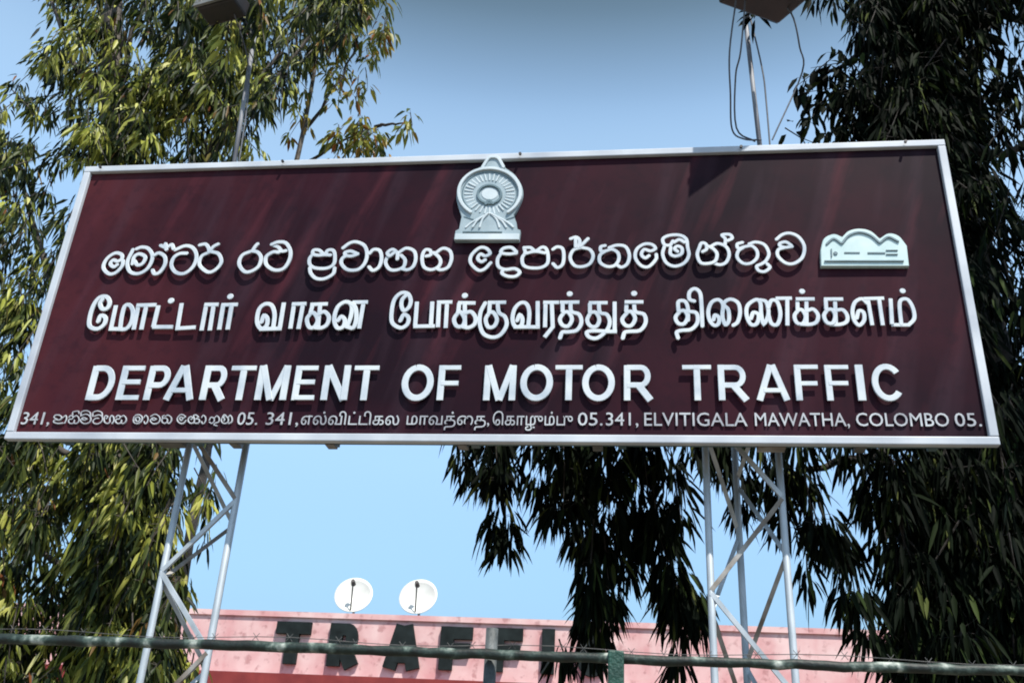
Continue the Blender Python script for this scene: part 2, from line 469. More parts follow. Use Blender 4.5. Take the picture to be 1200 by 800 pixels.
def dot(mb, c, r, y0, depth, to3, n=18):
    vs = []; fs = []
    for ring, (rr, y) in enumerate(((r, y0), (r, y0 - depth + .004), (r * .85, y0 - depth))):
        for k in range(n):
            a = 2 * math.pi * k / n
            vs.append(to3(c[0] + rr * math.cos(a), y, c[1] + rr * math.sin(a)))
    for ring in range(2):
        for k in range(n):
            a = ring * n + k; b_ = ring * n + (k + 1) % n
            fs.append((a, b_, b_ + n, a + n))
    fs.append(tuple(2 * n + k for k in range(n)))
    mb.add(vs, fs)

# ------------------------------------------------------------------ signboard
SY = 5.37                          # front plane of the board
def sp(px, py):                    # a point of the board's face as plane metres
    p = at(px, py, SY); return np.array([p[0], p[2]])
sX0, sX1 = -0.7418 * SY, 0.3755 * SY
sZ0, sZ1 = 0.3768 * SY + CAMZ, 0.7718 * SY + CAMZ
scx = (sX0 + sX1) / 2
sign = empty('signboard', (scx, SY, sZ0), 'long maroon signboard with raised white lettering in three scripts and white edging', 'sign')
W3 = lambda x, y, z: (x, y, z)
FW = 0.050
PY = SY + 0.03                     # panel face sits back from the front of the edging
# the sheet is made of a grid so that it can buckle a little
nx, nz_ = 60, 20
vs = []; fs = []
for j in range(nz_ + 1):
    for i in range(nx + 1):
        x = sX0 + .02 + (sX1 - sX0 - .04) * i / nx; z = sZ0 + .02 + (sZ1 - sZ0 - .04) * j / nz_
        yy = PY + 0.004 * math.sin(x * 2.3 + 1.0) * math.sin(z * 1.7)
        vs.append((x, yy, z))
for j in range(nz_):
    for i in range(nx):
        a = j * (nx + 1) + i
        fs.append((a, a + 1, a + nx + 2, a + nx + 1))
pan = MB().add(vs, fs)
pan.box((scx, PY + 0.045, (sZ0 + sZ1) / 2), (sX1 - sX0 - .05, 0.06, sZ1 - sZ0 - .05))
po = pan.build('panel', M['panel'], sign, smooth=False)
# edging
def edge(a, b, name='edging'):
    MB().box(((a[0] + b[0]) / 2, SY + 0.025, (a[1] + b[1]) / 2), (abs(a[0] - b[0]), 0.05, abs(a[1] - b[1])), bev=0.006).build(name, M['frame'], sign)
edge((sX0, sZ1 - FW), (sX1, sZ1)); edge((sX0, sZ0), (sX1, sZ0 + FW * 1.0))
edge((sX0, sZ0 + FW + .001), (sX0 + FW, sZ1 - FW - .001)); edge((sX1 - FW, sZ0 + FW + .001), (sX1, sZ1 - FW - .001))
# rear frame and brackets
mb = MB()
mb.box((scx, SY + 0.17, sZ0 + 0.085), (sX1 - sX0 - 0.3, 0.06, 0.07)); mb.box((scx, SY + 0.17, sZ1 - 0.1), (sX1 - sX0 - 0.3, 0.06, 0.07))
mb.box((scx, SY + 0.17, (sZ0 + sZ1) / 2), (sX1 - sX0 - 0.3, 0.06, 0.07))
for k in range(7):
    x = sX0 + .3 + k * (sX1 - sX0 - .6) / 6
    mb.box((x, SY + 0.225, (sZ0 + sZ1) / 2), (0.05, 0.05, sZ1 - sZ0 - .1))
mb.build('back_frame', M['frame_back'], sign)
for px in (197, 272, 385, 541, 700, 905, 1010):
    p = at(px, 518, SY + .1)
    MB().box((p[0], SY + 0.16, sZ0 + 0.034), (0.16 if px in (197, 905) else 0.06, 0.09, 0.03), bev=.004).build('bracket', M['lamprim'] if px != 905 else M['rust'], sign)
for px, py in ((333, 187), (868, 172), (610, 180), (120, 194), (1060, 166)):
    p = at(px, py, SY)
    MB().tube([(p[0], SY - 0.028, sZ1 - 0.025), (p[0], SY - .012, sZ1 - 0.025)], 0.010, n=8).build('bolt', M['darkmetal'], sign)

SINH = {   # tile origin -> letters, each a list of strokes in tenths of a pixel of the photograph's grid
 (110, 270): [
  [[(270,400),(230,425),(190,390),(225,345),(275,360),(325,330),(320,280),(245,265),(150,330),(108,430),(170,505),(250,495),(325,420),(340,355)]],
  [[(455,225),(390,370),(420,480),(520,505),(630,440),(685,310),(640,215),(560,195),(500,215)], [(450,390),(470,310),(530,275),(600,310),(570,385),(510,405),(478,360)]],
  [[(705,290),(765,265),(830,310),(830,400),(770,490),(710,508),(688,468)], [(785,178),(850,200),(912,168),(932,215)], [(840,160),(850,225)]],
  [[(1085,265),(1000,270),(930,320),(905,410),(960,490),(1060,500),(1160,420),(1200,300),(1160,205),(1070,178),(950,225)]]],
 (230, 270): [
  [[(160,250),(60,300),(35,400),(130,485),(220,460),(290,370),(260,275),(175,247)], [(40,170),(105,160),(140,200),(150,250)], [(150,250),(200,190),(255,160)]],
  [[(660,238),(540,290),(500,390),(560,480),(640,480),(730,420),(758,320),(720,258),(655,242)], [(660,238),(690,190),(718,160)]],
  [[(885,165),(960,138),(1050,150),(1102,240),(1090,350),(1020,450),(910,465),(820,400),(820,310),(900,255),(965,258)], [(900,170),(960,195),(1000,240),(1050,235)]]],
 (350, 270): [
  [[(165,275),(125,330),(130,400),(200,440),(330,440),(410,390),(422,290),(400,232),(340,232),(300,280),(240,232),(175,230),(165,275),(230,290),(300,284),(370,288)], [(128,440),(140,500),(200,560),(300,565),(400,510),(420,440)]],
  [[(690,275),(610,243),(545,258),(550,292),(620,300),(690,277)], [(520,205),(600,148),(680,136),(770,180),(800,280),(770,390),(690,460),(570,460),(500,390),(510,330),(560,296)]],
  [[(830,270),(880,225),(950,240),(970,330),(940,430),(870,470),(825,430)]]],
 (440, 270): [
  [[(255,335),(255,270),(200,225),(140,265),(165,300),(210,270)], [(150,290),(115,370),(160,450),(240,462),(325,425),(345,345),(300,290)], [(275,255),(360,207),(450,240),(470,330),(440,420),(375,460),(310,448)]],
  [[(595,300),(645,285),(640,235),(590,225),(555,270),(545,350),(570,430),(650,460),(730,430),(762,370),(740,310),(680,260)], [(705,265),(790,210),(870,240),(890,330),(850,430),(770,462),(715,445)]]],
 (540, 270): [
  [[(285,345),(240,368),(197,330),(230,278),(285,300),(342,270),(300,212),(220,205),(125,290),(115,380),(200,465),(275,455),(350,380)]],
  [[(650,268),(560,278),(470,262),(500,212),(590,202),(650,252)], [(468,275),(430,340),(440,425),(520,460),(630,450),(690,492),(640,540),(550,540),(482,505),(500,460)]],
  [[(740,200),(752,260),(718,320),(730,400),(800,435),(930,435),(1010,390),(1022,300),(1000,215),(950,195),(875,240),(815,200),(745,200)], [(755,268),(870,245),(985,262)]]],
 (640, 265): [
  [[(80,270),(130,242),(190,262),(207,350),(190,450),(130,485),(80,440)]],
  [[(410,250),(320,280),(280,370),(330,460),(420,475),(510,440),(550,350),(510,275),(415,250)], [(288,148),(350,130),(392,170),(382,245)], [(345,150),(345,240)], [(405,235),(450,190),(490,150)]],
  [[(690,225),(640,240),(642,290),(700,288),(770,270),(840,310),(850,390),(800,460),(710,470),(630,420),(630,340),(695,290)], [(740,250),(830,222),(930,240),(975,340),(950,440),(885,480),(840,462)]]],
 (740, 265): [
  [[(205,345),(160,372),(115,330),(150,272),(220,290),(280,262),(240,215),(150,210),(62,270),(45,370),(110,460),(200,475),(285,390),(290,330)]],
  [[(385,240),(365,330),(410,430),(510,470),(620,430),(672,340),(658,250),(640,150),(560,105),(440,110),(368,150),(385,215),(450,222),(485,175)], [(460,250),(455,325),(515,352),(585,325),(590,260),(540,235),(505,265),(540,298)], [(500,190),(560,160),(620,190)]],
  [[(835,300),(880,270),(870,212),(820,202),(792,260),(770,340),(810,430),(900,440),(980,410),(1002,330),(960,270),(890,235)], [(930,235),(1010,200),(1110,240),(1145,330),(1110,420),(1040,450),(975,435)], [(1095,215),(1100,150),(1062,102),(1150,97),(1180,140),(1130,168)]]],
 (840, 260): [
  [[(300,240),(240,260),(252,310),(330,290),(410,282),(470,340),(470,420),(400,482),(310,485),(240,420),(250,345),(310,300)], [(380,258),(460,237),(560,270),(610,370),(580,450),(530,490),(468,520),(490,570),(560,582),(622,535),(590,492)]],
  [[(880,290),(800,300),(738,280),(745,250),(810,237),(872,277)], [(700,205),(770,150),(860,135),(960,180),(1025,290),(1000,420),(900,490),(800,480),(715,400),(720,330),(790,305)]]],
}
# '|' strokes are straight (no smoothing), 'o' is a dot
TAM = {
 (95, 335): [
  ['s', [(200,415),(230,350),(285,370),(270,450),(190,505),(100,470),(105,350),(150,220),(220,135),(300,130),(335,190),(310,260),(250,270),(222,210),(250,160)]],
  ['|', [(405,225),(345,500),(470,503)], 's', [(440,503),(525,500),(585,420),(605,300),(570,225),(510,235),(475,350),(455,490)]],
  ['|', [(612,510),(668,228)], '|', [(702,510),(762,230)], '|', [(650,228),(880,222)]],
  ['|', [(905,230),(845,482)], '|', [(838,482),(1075,482)], 'o', (1050,170)]],
 (200, 335): [
  ['|', [(125,200),(75,497)], '|', [(55,497),(290,482)]],
  ['|', [(358,520),(415,218)], '|', [(455,520),(502,220)], '|', [(395,220),(560,218)]],
  ['|', [(566,512),(615,220)], '|', [(665,512),(715,220)], '|', [(592,220),(785,215)], 'o', (695,120)],
  ['s', [(1062,420),(1090,345),(1130,380),(1120,465),(1055,498),(1010,420),(1030,280),(1100,212),(1180,225),(1215,330),(1200,480)], '|', [(1040,505),(1300,497)], '|', [(1275,500),(1325,195)]]],
 (320, 335): [
  ['|', [(200,500),(245,212)], '|', [(295,505),(350,215)], '|', [(222,215),(390,210)]],
  ['|', [(435,215),(640,208)], '|', [(462,218),(435,315)], '|', [(550,215),(522,490)], 's', [(440,320),(395,390),(420,480),(480,482),(522,400),(482,320),(440,320)], 's', [(535,330),(600,302),(652,360),(632,450),(570,490),(495,490)]],
  ['s', [(760,405),(800,360),(840,400),(820,480),(750,490),(715,390),(755,250),(850,187),(920,230),(912,350),(870,470)], 's', [(865,480),(940,490),(975,380),(962,250),(900,200)], '|', [(1058,190),(1005,497)], '|', [(930,190),(1110,187)]]],
 (450, 335): [
  ['s', [(190,405),(230,335),(285,370),(270,450),(190,490),(95,430),(88,300),(120,160),(200,82),(280,92),(312,170),(290,250),(232,288),(202,230),(212,160),(255,112)]],
  ['|', [(385,185),(363,470)], '|', [(345,475),(595,470)], '|', [(548,470),(565,185)]],
  ['|', [(630,485),(645,190)], '|', [(720,490),(737,190)], '|', [(620,190),(800,187)]],
  ['|', [(865,197),(1072,200)], '|', [(880,200),(868,310)], '|', [(945,190),(947,480)], 's', [(870,310),(820,390),(850,470),(920,470),(945,390),(900,310),(865,312)], 's', [(950,320),(1020,305),(1070,370),(1060,450),(990,490),(920,478)], 'o', (945,110)]],
 (550, 335): [
  ['|', [(215,192),(430,190)], '|', [(238,195),(232,305)], 's', [(235,310),(190,390),(220,480),(290,470),(322,390),(280,310),(230,312)], 's', [(330,195),(345,310),(415,360),(435,460),(365,570),(270,602),(165,560),(120,440),(130,310),(185,200)]],
  ['s', [(560,405),(590,340),(622,390),(602,470),(530,470),(505,380),(530,270),(600,200),(670,212),(702,310),(690,470)], '|', [(520,482),(825,482)], '|', [(800,180),(800,482)]],
  ['|', [(892,195),(885,482)], '|', [(865,192),(1050,192)], '|', [(965,195),(976,480),(880,600)]]],
 (650, 335): [
  ['|', [(60,192),(290,190)], '|', [(92,195),(92,305)], 's', [(110,310),(60,390),(90,460),(160,470),(202,390),(160,310),(105,312)], 's', [(185,195),(195,300),(285,335),(312,430),(260,520),(160,540),(90,545),(62,610)], 'o', (175,90)],
  ['|', [(400,195),(620,195)], '|', [(412,200),(412,305)], 's', [(420,310),(380,400),(420,470),(490,470),(522,390),(480,310),(415,312)], 's', [(515,200),(530,310),(610,335),(645,420),(610,520),(500,610),(405,600),(375,545),(450,525),(600,532)], '|', [(702,185),(702,535)], '|', [(590,535),(730,535)]],
  ['|', [(820,190),(1040,190)], '|', [(842,195),(836,300)], 's', [(850,310),(790,390),(830,460),(900,460),(942,380),(900,302),(845,305)], 's', [(930,195),(945,300),(1045,332),(1065,430),(1000,520),(880,532),(820,545),(798,610)], 'o', (930,85)]],
 (780, 335): [
  ['s', [(150,290),(150,185),(225,180),(260,260),(262,400)], 's', [(170,295),(115,370),(150,440),(220,440),(257,360),(220,292),(160,297)], 's', [(265,300),(360,320),(372,430),(300,510),(190,522),(130,545),(145,610)], 's', [(335,180),(278,155),(280,75),(340,35),(400,80),(418,200),(430,470)]],
  ['s', [(560,395),(580,340),(625,370),(620,440),(570,460),(515,400),(500,290),(540,190),(620,160),(672,220),(665,350),(700,452),(742,400),(735,280),(690,230)], 's', [(672,270),(690,190),(765,155),(850,200),(872,310),(845,420),(795,460)]],
  ['s', [(1000,380),(1030,310),(1090,340),(1070,440),(1000,450),(950,350),(960,230),(1060,160),(1110,200),(1120,330),(1150,445),(1205,330),(1180,190),(1110,165)], 's', [(1205,340),(1240,440),(1310,450),(1345,330),(1310,190),(1240,170),(1205,250)], '|', [(1290,147),(1480,145)], '|', [(1425,150),(1427,465)]]],
 (880, 335): [
  ['|', [(525,155),(745,155)], '|', [(545,160),(548,275)], 's', [(555,280),(510,350),(540,430),(610,440),(642,360),(600,280),(550,282)], '|', [(650,150),(652,440)], 's', [(660,290),(730,272),(785,340),(770,420),(700,450),(590,448)], 'o', (600,60)],
  ['|', [(855,155),(1080,155)], '|', [(875,160),(882,275)], 's', [(895,280),(855,350),(890,430),(960,435),(987,350),(950,280),(890,282)], '|', [(985,150),(996,440)], 's', [(1000,282),(1080,280),(1130,350),(1120,420),(1040,450),(930,448)]]],
 (970, 335): [
  ['s', [(340,375),(365,292),(420,310),(427,400),(370,460),(310,400),(290,290),(320,190),(400,150),(460,200)], '|', [(472,160),(522,460)], '|', [(420,150),(660,145)], '|', [(600,150),(645,462)]],
  ['|', [(735,150),(752,450)], '|', [(745,452),(960,455)], 's', [(950,455),(1015,380),(1000,260),(940,160),(865,160),(842,230),(862,440)], 'o', (880,55)]],
}
PXM = (sX1 - sX0) / 1090.0         # metres per pixel near the middle of the board
LD = 0.005
FACE = PY - 0.026                  # letters stand on the sheet
def local_px(px, py):
    return np.linalg.norm(sp(px + 1, py) - sp(px, py))
for (ox, oy), letters in SINH.items():
    for strokes in letters:
        mb = MB()
        for st in strokes:
            pp = [sp(ox + u / 10, oy + v / 10) for u, v in st]
            ribbon(mb, catmull(pp, 5), 4.3 * local_px(ox + 60, oy + 40), FACE + .002, LD, W3)
        mb.build('letter', M['letter'], sign)
for (ox, oy), letters in TAM.items():
    for strokes in letters:
        mb = MB(); wpx = local_px(ox + 60, oy + 40)
        for k in range(0, len(strokes), 2):
            kind, st = strokes[k], strokes[k + 1]
            if kind == 'o':
                dot(mb, sp(ox + st[0] / 10, oy + st[1] / 10), 3.8 * wpx, FACE + .002, LD, W3)
            else:
                pp = [sp(ox + u / 10, oy + v / 10) for u, v in st]
                ribbon(mb, catmull(pp, 4) if kind == 's' else pp, 4.9 * wpx, FACE + .002, LD, W3, rnd=(kind == 's'))
        mb.build('letter', M['letter'], sign)

# block capitals: strokes in a unit box, (0,0) bottom left, ends pushed in by half a stroke
def arc(cx, cy, rx, ry, a0, a1, n=14):
    return [(cx + rx * math.cos(math.radians(a0 + (a1 - a0) * i / n)), cy + ry * math.sin(math.radians(a0 + (a1 - a0) * i / n))) for i in range(n + 1)]
def caps(ch, w_, h, sw, sh):
    """strokes of a capital filling w_ by h metres; sw is the stem width, sh the bar height. Each is (points, width)"""
    a, t = sw / 2, sh / 2
    V = lambda x: ([(x, 0), (x, h)], sw)
    Hb = lambda y, x0, x1: ([(x0, y), (x1, y)], sh)
    if ch == 'I': return [([(w_ / 2, 0), (w_ / 2, h)], w_)]
    if ch == 'T': return [V(w_ / 2), Hb(h - t, 0, w_)]
    if ch == 'E': return [V(a), Hb(h - t, a, w_), Hb(h * .52, a, w_ * .93), Hb(t, a, w_)]
    if ch == 'F': return [V(a), Hb(h - t, a, w_), Hb(h * .48, a, w_ * .93)]
    if ch == 'L': return [V(a), Hb(t, a, w_)]
    if ch == 'H': return [V(a), V(w_ - a), Hb(h * .52, a, w_ - a)]
    if ch == 'D':
        r = h / 2 - t
        return [V(a), ([(a, h - t), (w_ * .45, h - t)] + arc(w_ * .45, h / 2, w_ * .55 - a, r, 90, -90)[1:-1] + [(w_ * .45, t), (a, t)], sw * .93)]
    if ch in 'PR':
        y0 = h * .43; r = (h - t - y0) / 2; cx = w_ * .56
        rr = w_ * (.97 if ch == 'P' else .90) - cx - a
        s = [V(a), ([(a, h - t), (cx, h - t)] + arc(cx, (h - t + y0) / 2, rr, r, 90, -90, 10)[1:-1] + [(cx, y0), (a, y0)], sw * .9)]
        if ch == 'R': s.append(([(w_ * .48, y0), (w_ - a * 1.15, 0)], sw * 1.1))
        return s
    if ch == 'A': return [([(a * 1.05, 0), (w_ / 2 - a * .25, h)], sw), ([(w_ - a * 1.05, 0), (w_ / 2 + a * .25, h)], sw), Hb(h * .28, w_ * .24, w_ * .76)]
    if ch == 'M': return [V(a), V(w_ - a), ([(a * 1.2, h), (w_ / 2 - a * .1, 0)], sw * .95), ([(w_ - a * 1.2, h), (w_ / 2 + a * .1, 0)], sw * .95)]
    if ch == 'N': return [V(a), V(w_ - a), ([(a * 1.1, h), (w_ - a * 1.1, 0)], sw * 1.05)]
    if ch == 'O': return [(arc(w_ / 2, h / 2, w_ / 2 - a, h / 2 - a * .85, 100, 460, 30), sw)]
    if ch == 'C': return [(arc(w_ / 2 + a * .3, h / 2, w_ / 2 - a, h / 2 - a * .85, 38, 322, 24), sw)]
ENG = [('D',104.3,134),('E',139.5,166),('P',171.5,199),('A',194.5,230.5),('R',237,267.5),('T',268.5,297.5),('M',301,338),('E',344,370.5),('N',378,409),('T',413.5,442.5),
       ('O',470.5,508),('F',513,539),('M',567,604.5),('O',609.5,648),('T',650.5,682.5),('O',682,720.5),('R',731,766.5),
       ('T',800,834),('R',841.5,878.5),('A',885,925),('F',931.5,960),('F',967.5,996),('I',1003.5,1013),('C',1020.5,1058)]
for ch, x0, x1 in ENG:
    a = sp(x0, 448.5); b_ = sp(x1, 448.5)
    cxp = (x0 + x1) / 2
    zb = sp(cxp, 468.3 + (cxp - 100) * 0.0007)[1]; zt = sp(cxp, 428.6 - (cxp - 100) * 0.0014)[1]
    px_ = local_px(cxp, 450)
    over = 0.6 * px_ if ch in 'OC' else 0
    mb = MB()
    for pts, wd in caps(ch, b_[0] - a[0], zt - zb + 2 * over, 7.7 * px_, 5.9 * px_):
        ribbon(mb, [np.array([a[0] + x, zb - over + z]) for x, z in pts], wd, FACE + .002, LD, W3, rnd=False)
    mb.build('letter', M['letter'], sign)

# small address line
def text_mesh(body, x0, x1, z0, zcap, y, depth=0.004, offset=0.006):
    """raised text between x0 and x1, capital height zcap - z0, set in the program's own font"""
    cu = bpy.data.curves.new('text', 'FONT'); cu.body = body; cu.offset = offset; cu.extrude = 0.0; cu.resolution_u = 3
    o = bpy.data.objects.new('text', cu); C.objects.link(o)
    dg = bpy.context.evaluated_depsgraph_get()
    me = bpy.data.meshes.new_from_object(o.evaluated_get(dg))
    bpy.data.objects.remove(o); bpy.data.curves.remove(cu)
    xs = [v.co.x for v in me.vertices]
    if not xs: return None
    k = (x1 - x0) / (max(xs) - min(xs)); kz = (zcap - z0) / 0.69
    vs = [(x0 + (v.co.x - min(xs)) * k, y, z0 + v.co.y * kz) for v in me.vertices]
    fs = [tuple(p.vertices) for p in me.polygons]
    bpy.data.meshes.remove(me)
    return vs, fs
def small_text(body, px0, px1, yb, yt, off=0.0):
    a = sp(px0, (yb + yt) / 2); b_ = sp(px1, (yb + yt) / 2); m = (px0 + px1) / 2
    r = text_mesh(body, a[0], b_[0], sp(m, yb)[1], sp(m, yt)[1], PY - 0.0085, offset=off)
    if r is None: return
    mb = MB().add(*r)
    o = mb.build('address_word', M['address'], sign)
    so_ = o.modifiers.new('thickness', 'SOLIDIFY'); so_.thickness = 0.006; so_.offset = 0
for body, a, b_ in (('341,', 24, 57), ('05.', 277, 301), ('341,', 311, 349), ('05.', 677, 706), ('341,', 710, 748)):
    small_text(body, a, b_, 495.5 + a * .0018, 481.3 + a * .0006)
for body, a, b_ in (('ELVITIGALA', 755, 876), ('MAWATHA,', 885, 996), ('COLOMBO', 1004, 1113), ('05.', 1120, 1151)):
    small_text(body, a, b_, 497.3 + (a - 750) * .001, 481.8 + (a - 750) * .0012, off=0.0)
small_text('\u0b8e\u0bb2\u0bcd\u0bb5\u0bbf\u0b9f\u0bcd\u0b9f\u0bbf\u0b95\u0bb2', 352, 467, 496, 483)
small_text('\u0bae\u0bbe\u0bb5\u0ba4\u0bcd\u0bc8\u0ba4,', 476, 573, 496, 483)
small_text('\u0bc6\u0b95\u0bbe\u0bb4\u0bc1\u0bae\u0bcd\u0baa\u0bc1', 577, 671, 496.5, 483)
# small Sinhala words, unit strokes (x right, y down, 0..100)
G = {
 'ma': [[(15,25),(5,60),(15,90),(50,98),(85,75),(95,35),(75,8),(45,5),(25,15)], [(25,65),(32,38),(58,30),(72,50),(60,75),(38,75),(32,55)]],
 'aa': [[(5,30),(30,8),(62,25),(68,60),(45,92),(15,95),(5,75)]],
 'va': [[(62,48),(35,35),(15,42),(18,56),(42,60),(62,50)], [(5,20),(35,2),(62,0),(88,20),(98,50),(88,82),(58,98),(25,96),(2,72),(5,55),(25,48)]],
 'ta': [[(30,12),(15,20),(17,42),(40,38),(58,52),(55,82),(32,95),(10,80),(10,52),(30,38)], [(42,20),(65,8),(92,30),(95,65),(78,95),(62,90)]],
 'tta': [[(60,40),(35,40),(12,60),(8,82),(28,98),(60,96),(88,75),(98,42),(85,12),(58,4),(22,18)]],
 'ra': [[(50,20),(15,38),(5,65),(25,95),(55,97),(88,80),(95,50),(75,25),(48,21)]],
 'la': [[(8,30),(25,10),(45,25),(35,48),(12,52),(4,75),(20,96),(48,90),(55,60)], [(48,90),(72,96),(92,75),(94,40),(75,12),(55,25)]],
 'ga': [[(25,45),(40,25),(20,12),(5,40),(8,80),(35,96),(58,80),(58,45),(75,12),(94,30),(96,70),(80,96)]],
 'ka': [[(30,55),(45,38),(28,25),(10,45),(8,75),(28,96),(52,85),(55,50),(50,15),(70,8),(88,30),(70,48),(92,55),(95,82),(75,97),(52,88)]],
 'lla': [[(10,60),(25,30),(50,40),(50,75),(30,95),(10,80)], [(50,45),(75,15),(95,40),(90,80),(65,90),(50,110),(75,120)]],
 'mba': [[(15,35),(5,60),(15,88),(40,96),(62,80),(65,45),(45,20),(22,30),(35,50),(28,68)], [(62,40),(82,10),(98,40),(95,80),(70,97)], [(15,35),(30,5),(48,15)]],
 'e': [[(60,50),(45,65),(28,48),(42,28),(65,40),(88,25),(65,6),(35,5),(5,40),(5,70),(35,96),(70,94),(95,65)]],
 'ae': [[(30,50),(10,35),(20,10),(50,10),(65,35),(50,60),(15,60),(8,85),(40,98),(75,92)], [(75,30),(92,10),(98,45),(85,90)]],
}
def sinh_word(seq, px0, px1, yb, yt):
    n = sum(wd for _, wd, _ in seq); x = px0; k = (px1 - px0) / n
    mb = MB()
    for gl, wd, mark in seq:
        for st in G[gl]:
            pp = [sp(x + (u / 100) * wd * k * .92, yt + (yb - yt) * v / 100) for u, v in st]
            ribbon(mb, catmull(pp, 3), 1.25 * PXM, PY - .004, .006, W3)
        if mark == 'i':
            st = [(5,20),(10,-22),(50,-38),(90,-22),(95,20)]
        elif mark == 'h':
            st = [(40,5),(45,-25),(90,-35),(95,-10)]
        else: st = None
        if st:
            pp = [sp(x + (u / 100) * wd * k * .92, yt + (yb - yt) * v / 100) for u, v in st]
            ribbon(mb, catmull(pp, 3), 1.2 * PXM, PY - .004, .006, W3)
        x += wd * k
    mb.build('address_word', M['address'], sign)
sinh_word([('ae',1.3,''),('la',1.1,'h'),('va',1,'i'),('tta',1,'i'),('ga',1,''),('la',1.1,'')], 60, 148, 495, 484)
sinh_word([('ma',1,''),('aa',.6,''),('va',1,''),('ta',1.1,'')], 154, 201, 495, 484)
sinh_word([('e',.9,''),('ka',1.2,''),('aa',.6,''),('lla',1.1,''),('mba',1.1,'')], 206, 272, 495, 484)

# emblem at the top of the board: raised plate with rim, petals, medallion and stepped base
def ep(u, v): return sp(500 + u / 6.156, 170 + v / 6.156)
def plate(mb, pts, y0, depth, bevel=.005):
    """closed outline pushed out towards the viewer"""
    pts = [np.array(p, float) for p in pts]; n = len(pts); c = sum(pts) / n
    vs = [(p[0], y0, p[1]) for p in pts] + [(p[0], y0 - depth + bevel, p[1]) for p in pts]
    ins = []
    for i, p in enumerate(pts):
        d = c - p; d /= np.linalg.norm(d); ins.append(p + d * bevel)
    vs += [(p[0], y0 - depth, p[1]) for p in ins]
    fs = []
    for r in range(2):
        for i in range(n):
            j = (i + 1) % n; fs.append((r * n + i, r * n + j, (r + 1) * n + j, (r + 1) * n + i))
    fs.append(tuple(2 * n + i for i in range(n)))
    mb.add(vs, fs)
EZ = PY
out = catmull([ep(*p) for p in [(400,150),(440,95),(525,95),(560,158),(635,215),(688,300),(692,370),(660,450),(628,505)]], 4) + \
      [ep(*p) for p in [(648,560),(655,612),(678,620),(668,690),(200,690),(206,625),(232,612),(250,520)]] + \
      catmull([ep(*p) for p in [(250,520),(216,400),(222,330),(258,258),(330,198),(400,150)]], 4)[1:-1]
mb = MB(); plate(mb, out, EZ, .035)
emb = mb.build('emblem', M['emblem'], sign)
mb = MB()
ribbon(mb, [ep(455 + 222 * math.cos(a), 352 + 175 * math.sin(a)) for a in np.linspace(math.radians(128), math.radians(412), 40)], 4.2 * PXM, EZ - .030, .016, W3)
ribbon(mb, catmull([ep(*p) for p in [(405,165),(445,105),(482,92),(520,105),(555,165)]], 5), 4 * PXM, EZ - .030, .016, W3)
mb.build('rim', M['emblem_hi'], emb)
mb = MB()
for k in range(32):
    a = 2 * math.pi * k / 32
    c1 = ep(455 + 125 * math.cos(a), 356 + 100 * math.sin(a)); c2 = ep(455 + 178 * math.cos(a), 356 + 140 * math.sin(a))
    ribbon(mb, [c1, c2], 2.0 * PXM, EZ - .030, .006, W3)
for s in (-1, 1):
    for k in range(3):
        ribbon(mb, catmull([ep(455 + s * 12, 500), ep(455 + s * (50 + k * 35), 540 + 8 * k), ep(455 + s * (70 + k * 50), 596)], 4), 2.4 * PXM, EZ - .030, .010, W3)
mb.build('petals', M['emblem_hi'], emb)
mb = MB()
ribbon(mb, [ep(455 + 84 * math.cos(a), 362 + 66 * math.sin(a)) for a in np.linspace(0.2, 2 * math.pi + .2, 36)], 3.0 * PXM, EZ - .030, .012, W3)
ribbon(mb, catmull([ep(*p) for p in [(430,430),(452,408),(478,428)]], 4), 4.2 * PXM, EZ - .030, .012, W3)
ribbon(mb, [ep(262, 632), ep(545, 634)], 1.8 * PXM, EZ - .030, .008, W3, rnd=False)
ribbon(mb, [ep(272, 520), ep(352, 545)], 1.4 * PXM, EZ - .030, .008, W3); ribbon(mb, [ep(560, 545), ep(632, 522)], 1.4 * PXM, EZ - .030, .008, W3)
ribbon(mb, [ep(455 + 196 * math.cos(a), 354 + 155 * math.sin(a)) for a in np.linspace(math.radians(132), math.radians(408), 40)], 1.3 * PXM, EZ - .030, .007, W3)
mb.build('medallion_lines', M['emblem_dk'], emb)
mb = MB(); plate(mb, [ep(*p) for p in [(206,648),(672,648),(668,690),(200,690)]], EZ - .030, .018); mb.build('base', M['emblem_hi'], emb)
mb = MB(); plate(mb, [ep(455 + 62 * math.cos(a), 356 + 46 * math.sin(a)) for a in np.linspace(0, 2 * math.pi, 20, endpoint=False)], EZ - .030, .008); mb.build('medallion', M['emblem_hi'], emb)

# cloud shaped badge at the right
def lp(u, v): return sp(940 + u / 7.5, 250 + v / 7.5)
out = [lp(165, 465)] + catmull([lp(*p) for p in [(160,330),(190,225),(270,185),(345,212)]], 4) + catmull([lp(*p) for p in [(355,205),(410,155),(500,135),(600,155),(685,225)]], 4) + \
      catmull([lp(*p) for p in [(695,222),(765,180),(850,200),(920,285)]], 4) + [lp(940, 465)]
mb = MB(); plate(mb, out, EZ, .034)
bad = mb.build('badge', M['logo'], sign)
mb = MB()
ribbon(mb, catmull([lp(*p) for p in [(215,275),(275,228),(340,268)]], 5), 2.6 * PXM, EZ - .030, .008, W3)
ribbon(mb, catmull([lp(*p) for p in [(350,268),(410,200),(500,172),(600,200),(675,262)]], 5), 2.6 * PXM, EZ - .030, .009, W3)
ribbon(mb, catmull([lp(*p) for p in [(685,262),(755,215),(840,252)]], 5), 2.6 * PXM, EZ - .030, .008, W3)
ribbon(mb, [lp(195, 425), lp(890, 425)], 1.8 * PXM, EZ - .030, .008, W3, rnd=False)
